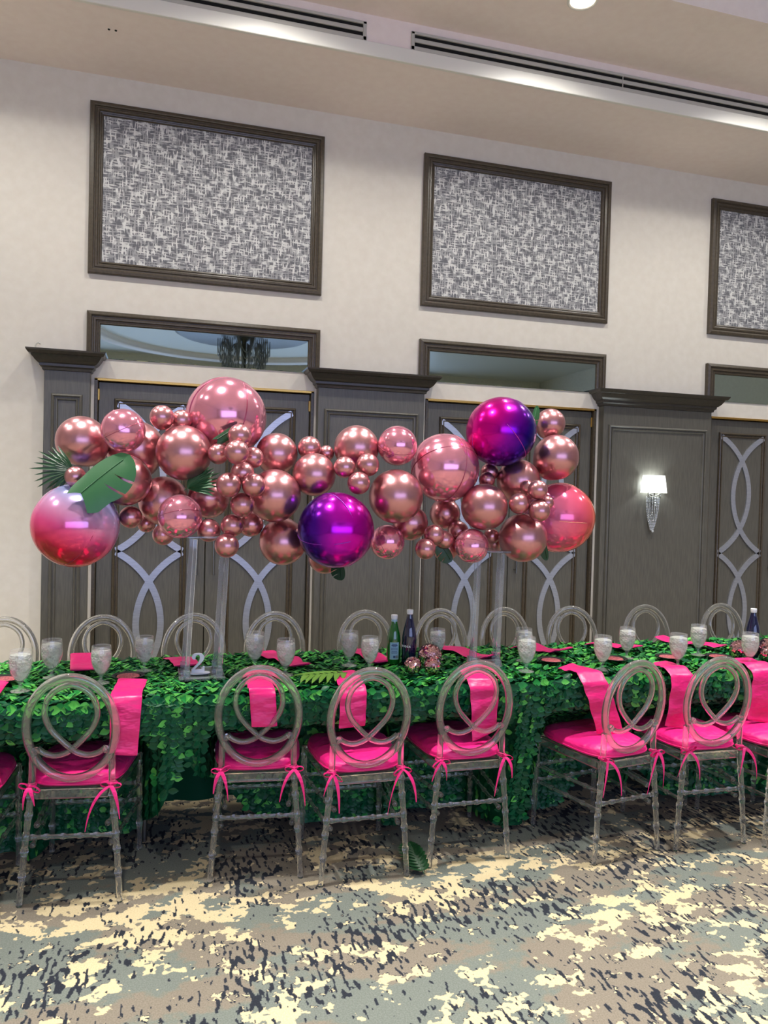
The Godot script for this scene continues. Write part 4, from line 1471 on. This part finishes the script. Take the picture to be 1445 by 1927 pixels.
func garland() -> void:
	var latex := latex_mesh()
	var lin := func(c: Color) -> Color: return c.srgb_to_linear()
	var ramp := func(cs: Array, t: float) -> Color:
		t = clampf(t, 0, 0.999) * (cs.size() - 1)
		return lin.call(cs[int(t)]).lerp(lin.call(cs[int(t) + 1]), t - int(t))
	var foils := {
		"f": foil_mesh(M.foil),
		"o1": foil_mesh(M.ombre, func(_u: float, _w: float, p: Vector3) -> Color: return ramp.call([c8(190, 44, 40), c8(226, 44, 84), c8(240, 84, 150), c8(226, 160, 206), c8(170, 176, 226), c8(90, 110, 200)], 0.5 + p.dot(Vector3(0.42, 0.9, -0.1).normalized()) * 0.5)),
		"o2": foil_mesh(M.ombre, func(_u: float, _w: float, p: Vector3) -> Color: return ramp.call([c8(204, 124, 168), c8(242, 112, 154), c8(246, 98, 134), c8(246, 98, 104), c8(246, 116, 62), c8(246, 126, 50)], 0.5 + p.dot(Vector3(0.93, -0.15, -0.3).normalized()) * 0.5)),
		"p1": foil_mesh(M.purple, func(_u: float, _w: float, p: Vector3) -> Color: return ramp.call([c8(40, 10, 130), c8(80, 14, 160), c8(190, 16, 190), c8(196, 10, 170), c8(150, 10, 130)], 0.5 + p.dot(Vector3(0.95, 0.1, 0.2).normalized()) * 0.5)),
		"p2": foil_mesh(M.purple, func(_u: float, _w: float, p: Vector3) -> Color: return ramp.call([c8(214, 10, 140), c8(214, 10, 150), c8(130, 10, 170), c8(40, 6, 150), c8(24, 4, 110)], 0.5 + p.dot(Vector3(0.9, -0.42, 0.1).normalized()) * 0.5))}
	var seam_mats := {"f": mat(c8(170, 84, 110), 0.3, 0.7), "o1": mat(c8(160, 44, 86), 0.3, 0.5), "o2": mat(c8(230, 150, 130), 0.3, 0.5), "p1": mat(c8(150, 60, 190), 0.3, 0.6), "p2": mat(c8(190, 60, 180), 0.3, 0.6)}
	var seams := {}
	for k in seam_mats:
		seams[k] = seam_mesh(seam_mats[k])
	var heart := Vector3(0.85, 1.62, -3.85)
	# kind, x, y, z, radius, label, (pole direction)
	var B := [
		["o1", -0.349, 1.477, -3.63, 0.1872, "huge coral to lilac ombre foil globe at the lower left end", Vector3(-0.28, -0.93, 0.25), 0.9],
		["c", -0.341, 1.854, -3.74, 0.1132, "rose chrome balloon at the far left top of the garland"],
		["f", -0.156, 1.899, -3.57, 0.0956, "pale pink foil globe at the top left, before two chrome balloons", Vector3(-0.9, -0.45, 0.2), 0.3],
		["c", -0.11, 1.832, -3.832, 0.1333, "rose chrome balloon half hidden behind the pale pink top left globe"],
		["c", 0.105, 1.814, -3.628, 0.1247, "large rose chrome balloon left of the biggest pink globe"],
		["c", -0.146, 1.681, -3.651, 0.1135, "rose chrome balloon with the monstera leaf lying across it"],
		["c", -0.348, 1.69, -3.56, 0.0447, "small rose chrome balloon between palm leaf and monstera leaf"],
		["c", 0.006, 1.972, -3.644, 0.0545, "small rose chrome balloon on top, left of the biggest pink globe"],
		["c", 0.094, 1.966, -3.69, 0.0492, "small rose chrome balloon tucked at the biggest pink globe's left side"],
		["c", 0.07, 1.93, -3.783, 0.0478, "small rose chrome balloon peeping out above the large chrome one at upper left"],
		["f", 0.302, 2.001, -3.773, 0.1915, "biggest glossy pink foil globe at the top left of the garland", Vector3(0.25, 0.96, 0.1), 0.4],
		["c", 0.34, 1.893, -3.485, 0.0522, "small rose chrome balloon touching the lower right of the biggest pink globe"],
		["c", 0.321, 1.815, -3.4, 0.0532, "foremost small rose chrome balloon below the biggest pink globe"],
		["c", 0.252, 1.81, -3.528, 0.0465, "small rose chrome balloon, left of the trio below the biggest pink globe"],
		["c", 0.408, 1.8, -3.55, 0.0486, "small rose chrome balloon, right of the trio below the biggest pink globe"],
		["c", 0.544, 1.83, -3.74, 0.1019, "rose chrome balloon just right of the biggest pink globe's base"],
		["c", 0.358, 1.728, -3.511, 0.0527, "small rose chrome balloon between the two upper clusters left of centre"],
		["c", 0.292, 1.671, -3.443, 0.0549, "small rose chrome balloon, left of the middle pair beside the palm leaf"],
		["c", 0.4, 1.674, -3.437, 0.0518, "small rose chrome balloon, right of the middle pair beside the palm leaf"],
		["c", 0.358, 1.585, -3.485, 0.0547, "small rose chrome balloon directly under the middle pair left of centre"],
		["c", 0.517, 1.628, -3.601, 0.1243, "large rose chrome balloon right of the small cluster, left of lower purple globe"],
		["c", 0.224, 1.61, -3.698, 0.096, "rose chrome balloon carrying the mid green palm leaf"],
		["c", 0.02, 1.591, -3.761, 0.1149, "rose chrome balloon behind the lower pale pink foil globe"],
		["f", 0.09, 1.526, -3.528, 0.0978, "pale pink foil globe hanging low above the left stand", Vector3(-1, -0.1, 0.15), 0.5],
		["c", -0.123, 1.514, -3.698, 0.051, "small rose chrome balloon right of the huge ombre globe"],
		["c", -0.055, 1.48, -3.831, 0.043, "little rose chrome balloon mostly hidden behind the low pale pink globe"],
		["c", 0.021, 1.438, -3.655, 0.0486, "small rose chrome balloon at the lower left of the low pale pink globe"],
		["c", 0.219, 1.464, -3.57, 0.053, "small rose chrome balloon at the lower right of the low pale pink globe"],
		["c", 0.319, 1.489, -3.528, 0.0517, "small rose chrome balloon, middle of the row right of the left stand"],
		["c", 0.426, 1.488, -3.74, 0.0615, "rose chrome balloon half hidden at the right of the row over the left stand"],
		["c", 0.293, 1.401, -3.484, 0.054, "lowest small rose chrome balloon right of the left stand top"],
		["c", 0.576, 1.406, -3.698, 0.1129, "rose chrome balloon at the lower left of the lower purple globe"],
		["p1", 0.789, 1.476, -3.485, 0.1787, "purple and indigo foil globe hanging low in the middle", Vector3(0.39, -0.18, 0.9), 0.7],
		["c", 0.796, 1.33, -3.74, 0.0844, "rose chrome balloon mostly hidden behind the lower purple globe"],
		["c", 0.708, 1.733, -3.622, 0.1027, "rose chrome balloon directly above the lower purple globe"],
		["c", 0.697, 1.864, -3.704, 0.0569, "small rose chrome balloon on top, left of centre between two large chrome ones"],
		["c", 0.789, 1.843, -3.74, 0.0394, "little rose chrome balloon on top of the middle, half hidden"],
		["c", 0.932, 1.873, -3.698, 0.1117, "rose chrome balloon at the top middle, left of the pale pink globe"],
		["f", 1.117, 1.887, -3.613, 0.0977, "pale pink foil globe at the top middle with a ribbon knot", Vector3(0.93, -0.14, 0.3), 0.2],
		["c", 0.834, 1.77, -3.528, 0.0509, "small rose chrome balloon, left of the trio above the lower purple globe"],
		["c", 0.946, 1.785, -3.528, 0.0547, "small rose chrome balloon, right of the trio above the lower purple globe"],
		["c", 0.893, 1.697, -3.485, 0.0534, "small rose chrome balloon, lowest of the trio above the lower purple globe"],
		["c", 1.102, 1.639, -3.57, 0.1316, "large rose chrome balloon right of the lower purple globe"],
		["f", 1.387, 1.789, -3.663, 0.1751, "large pale pink foil globe with seams, right of the middle", Vector3(0.32, 0.58, 0.75), 0.2],
		["c", 1.223, 1.506, -3.7, 0.0888, "rose chrome balloon behind, below the large pale pink seamed globe"],
		["f", 1.089, 1.412, -3.652, 0.087, "small pink foil globe at the lower right of the lower purple globe", Vector3(0.2, -0.9, 0.3), 0.3],
		["c", 1.442, 1.553, -3.789, 0.081, "rose chrome balloon in shade below the large pale pink seamed globe"],
		["c", 1.302, 1.454, -3.564, 0.051, "small rose chrome balloon, topmost of the low trio right of the middle"],
		["c", 1.375, 1.427, -3.611, 0.0466, "small rose chrome balloon, right and rear of the low trio"],
		["c", 1.246, 1.387, -3.527, 0.0504, "small rose chrome balloon, lowest left of the low trio"],
		["c", 1.414, 1.381, -3.696, 0.0682, "rose chrome balloon behind the dark leaf at the bottom right of middle"],
		["f", 1.506, 1.401, -3.57, 0.0865, "small pink foil globe hanging above the right stand", Vector3(0.5, 0.2, 0.85), 0.1],
		["c", 1.487, 1.465, -3.71, 0.055, "small rose chrome balloon in the gap behind the small pink foil globe"],
		["c", 1.564, 1.596, -3.558, 0.1171, "large rose chrome balloon right of the large pale pink seamed globe"],
		["c", 1.655, 1.776, -3.714, 0.0473, "small rose chrome balloon touching the underside of the upper purple globe"],
		["c", 1.615, 1.735, -3.653, 0.041, "little rose chrome balloon, second one down below the upper purple globe"],
		["p2", 1.668, 1.981, -3.612, 0.179, "magenta to deep blue foil globe at the top right", Vector3(-0.63, 0.6, 0.49), 0.1],
		["c", 1.801, 1.734, -3.67, 0.114, "rose chrome balloon below the upper purple globe"],
		["c", 1.802, 1.689, -3.453, 0.0488, "small rose chrome balloon, topmost of the right-hand cluster"],
		["c", 1.786, 1.699, -3.531, 0.0376, "little rose chrome balloon peeping behind the right-hand cluster's top one"],
		["c", 1.718, 1.618, -3.485, 0.0521, "small rose chrome balloon, left one of the right-hand cluster"],
		["c", 1.809, 1.585, -3.443, 0.054, "small rose chrome balloon, lowest of the right-hand cluster"],
		["c", 1.887, 1.626, -3.519, 0.0378, "little rose chrome balloon between right-hand cluster and coral globe"],
		["c", 2.014, 2.051, -3.74, 0.0801, "rose chrome balloon at the top right behind the upper purple globe"],
		["c", 2.008, 1.866, -3.655, 0.1193, "large rose chrome balloon at the right end above the coral globe"],
		["o2", 2.061, 1.546, -3.698, 0.1882, "pink to coral ombre foil globe at the right end", Vector3(1, -0.05, 0.1), 0.0],
		["c", 1.787, 1.443, -3.57, 0.1235, "large rose chrome balloon at the lower right, left of the coral globe"],
		["c", 1.665, 1.443, -3.687, 0.0415, "small rose chrome balloon hidden right of the small pink foil globe"],
		["c", 1.704, 1.402, -3.735, 0.0365, "little rose chrome balloon low behind the small pink foil globe and right stand"],
	]
	for b in B:
		var kind: String = b[0]
		var at := Vector3(b[1], b[2], b[3])
		var r: float = b[4]
		var small := r < 0.07
		var foil: bool = kind != "c"
		var o := thing("foil_balloon" if foil else "chrome_balloon", at, b[5], "balloon", "foil globe balloons in the garland" if foil else ("small rose chrome balloons in the garland" if small else "large rose chrome balloons in the garland"))
		if foil:
			var body := part_mesh("envelope", foils[kind], o)
			var sm := part_mesh("seam", seams[kind], o)
			body.scale = Vector3.ONE * r
			sm.scale = Vector3.ONE * r
			if b.size() > 6:
				var q := Quaternion(Vector3.UP, (b[6] as Vector3).normalized())
				sm.quaternion = q * Quaternion(Vector3.UP, b[7] if b.size() > 7 else 0.4)
				if kind == "f":
					body.quaternion = sm.quaternion
		else:
			var body := part_mesh("latex", latex, o)
			var away := (Vector3(clampf(at.x, -0.1, 1.85), heart.y, heart.z) - at)
			away = away.normalized() if away.length() > 0.02 else Vector3(0, 0, -1)
			body.quaternion = Quaternion(Vector3.UP, -away) if absf(away.y) < 0.999 else Quaternion.IDENTITY
			body.scale = Vector3.ONE * r


# ------------------------------------------------------------------ loose leaves
func blade(mb: MB, a: Vector3, b: Vector3, up: Vector3, w: float, sag: float, fat := 0.45) -> void:
	var d := (b - a)
	var side := d.cross(up).normalized()
	mb.grid(10, 4, func(u: float, v: float) -> Vector3:
		var hw := w * pow(sin(PI * pow(clampf(u * 0.97 + 0.03, 0, 1), fat / 0.5 * 0.75)), 0.8)
		var s := (v - 0.5) * 2.0
		return a + d * u - up * sag * u * u + side * hw * s + up * absf(s) * hw * 0.35)

func monstera(base: Vector3, tip: Vector3, up: Vector3, width: float, label: String, m: Material, cuts: Array) -> void:
	var o := thing("monstera_leaf", base, label, "leaf", "artificial leaves in the garland")
	var d := tip - base
	var L := d.length()
	d = d / L
	up = (up - d * up.dot(d)).normalized()
	var side := d.cross(up).normalized()
	var mb := MB.new()
	# one lobe strip at a time, with gaps at the cuts
	for sg in [-1.0, 1.0]:
		var n := cuts.size() - 1
		for k in (n if sg > 0.0 else 1):
			var t0: float = cuts[k] if sg > 0.0 else cuts[0]
			var t1: float = cuts[k + 1] if sg > 0.0 else cuts[n]
			mb.grid(14, 8, func(u: float, v: float) -> Vector3:
				var gap := 0.022 * smoothstep(0.25, 0.6, v)
				var g0 := t0 + (gap if k > 0 and sg > 0.0 else 0.0)
				var g1 := t1 - (gap if k < n - 1 and sg > 0.0 else 0.0)
				var t := lerpf(g0, g1, u)
				var hw := width * (sqrt(maxf(0.0, 1.0 - pow((t - 0.42) / 0.58, 2.0))) if t > 0.42 else sqrt(maxf(0.0, 1.0 - pow((0.42 - t) / 0.55, 2.2))))
				var s := v * hw * (1.0 if sg > 0.0 else 0.5)
				var back := 0.12 * v * v * L * (1.0 - t) * 0.6
				return d * (t * L + (0.16 * v * v * L if t > 0.15 else -0.1 * v * L)) * 1.0 - d * back + side * sg * s - up * (0.25 * s * s / width + 0.10 * t * t * L))
	part("blade", mb, m, o)
	mb = MB.new()
	var pts := PackedVector3Array()
	for i in 9:
		var t := i / 8.0
		pts.append(d * t * L - up * 0.10 * t * t * L + up * 0.001)
	mb.tube(pts, PackedFloat32Array([0.0025]), 6)
	part("midrib", mb, m, o)

func palm(base: Vector3, axis: Vector3, up: Vector3, length: float, count: int, spread: float, w: float, label: String, m: Material, feather := false) -> void:
	var o := thing("palm_leaf", base, label, "leaf", "artificial palm leaves")
	axis = axis.normalized()
	up = (up - axis * up.dot(axis)).normalized()
	var side := axis.cross(up)
	var mb := MB.new()
	mb.tube(PackedVector3Array([-axis * 0.02, axis * length * (0.85 if feather else 0.08)]), PackedFloat32Array([0.0028, 0.0012]), 6)
	part("stalk", mb, m, o)
	for i in count:
		mb = MB.new()
		if feather:
			var t := float(i / 2) / (count / 2)
			var sg := 1.0 if i % 2 else -1.0
			var a := axis * length * t * 0.85
			var dir := (axis * (0.55 + 0.7 * t) + side * sg).normalized()
			blade(mb, a, a + dir * length * 0.52 * sin(PI * (0.25 + 0.62 * t)), up, w, 0.012 + 0.01 * t)
		else:
			var t := float(i) / (count - 1) * 2.0 - 1.0
			var dir := axis * cos(t * spread) + side * sin(t * spread)
			blade(mb, Vector3.ZERO, dir * length * (1.0 - 0.22 * t * t + 0.06 * sin(i * 2.3)), up, w, 0.02 + 0.02 * absf(t))
		part("leaflet", mb, m, o)

func small_leaves() -> void:
	monstera(Vector3(-0.315, 1.62, -3.44), Vector3(-0.155, 1.775, -3.47), Vector3(-0.25, 0.3, 1), 0.118, "grey green monstera leaf at the left end over the chrome balloon", M.leaf, [0.0, 0.42, 0.68, 1.0])
	palm(Vector3(-0.365, 1.722, -3.60), Vector3(-1, 0.02, 0.05), Vector3(0, 0.25, 1), 0.165, 13, 1.05, 0.0085, "dark fan palm leaf sticking out at the left end of the balloons", M.dark_leaf)
	palm(Vector3(0.125, 1.655, -3.575), Vector3(0.85, 0.62, 0.1), Vector3(-0.3, 0.6, 0.7), 0.15, 12, 0.9, 0.012, "mid green palm leaf lying over the chrome balloon below the left cluster", M.leaf)
	monstera(Vector3(0.245, 1.875, -3.52), Vector3(0.345, 1.945, -3.545), Vector3(0, 0.2, 1), 0.032, "small dark leaf tucked below the largest pink balloon", M.dark_leaf, [0.0, 0.35, 0.7, 1.0])
	monstera(Vector3(0.84, 1.31, -3.62), Vector3(0.845, 1.245, -3.58), Vector3(0, 0.2, 1), 0.045, "dark green leaf end hanging below the lower purple balloon", M.dark_leaf, [0.0, 0.4, 0.7, 1.0])
	monstera(Vector3(1.36, 1.40, -3.615), Vector3(1.41, 1.33, -3.605), Vector3(0, 0.1, 1), 0.05, "dark leaf under the small balloons right of the middle", M.dark_leaf, [0.0, 0.35, 0.7, 1.0])
	monstera(Vector3(1.865, 2.02, -3.66), Vector3(1.90, 2.12, -3.67), Vector3(0.2, 0.1, 1), 0.035, "bright green leaf tip right of the upper purple balloon", M.leaf, [0.0, 0.4, 1.0])
	monstera(Vector3(1.90, 1.42, -3.56), Vector3(1.925, 1.34, -3.56), Vector3(0, 0.1, 1), 0.03, "dark green leaf tip below the coral ombre balloon", M.dark_leaf, [0.0, 0.5, 1.0])
	palm(Vector3(0.83, TOP + 0.02, -3.44), Vector3(-1, 0.05, 0.28), Vector3(0, 1, 0), 0.25, 14, 0.7, 0.014, "olive green leaf lying flat on the cloth before the green bottle", M.olive, true)
	palm(Vector3(1.12, 0.03, -3.10), Vector3(-0.15, 0.42, -0.8), Vector3(0.1, 0.8, 0.55), 0.16, 18, 0.7, 0.013, "dark green palm leaf lying on the carpet by a chair leg", M.dark_leaf, true)
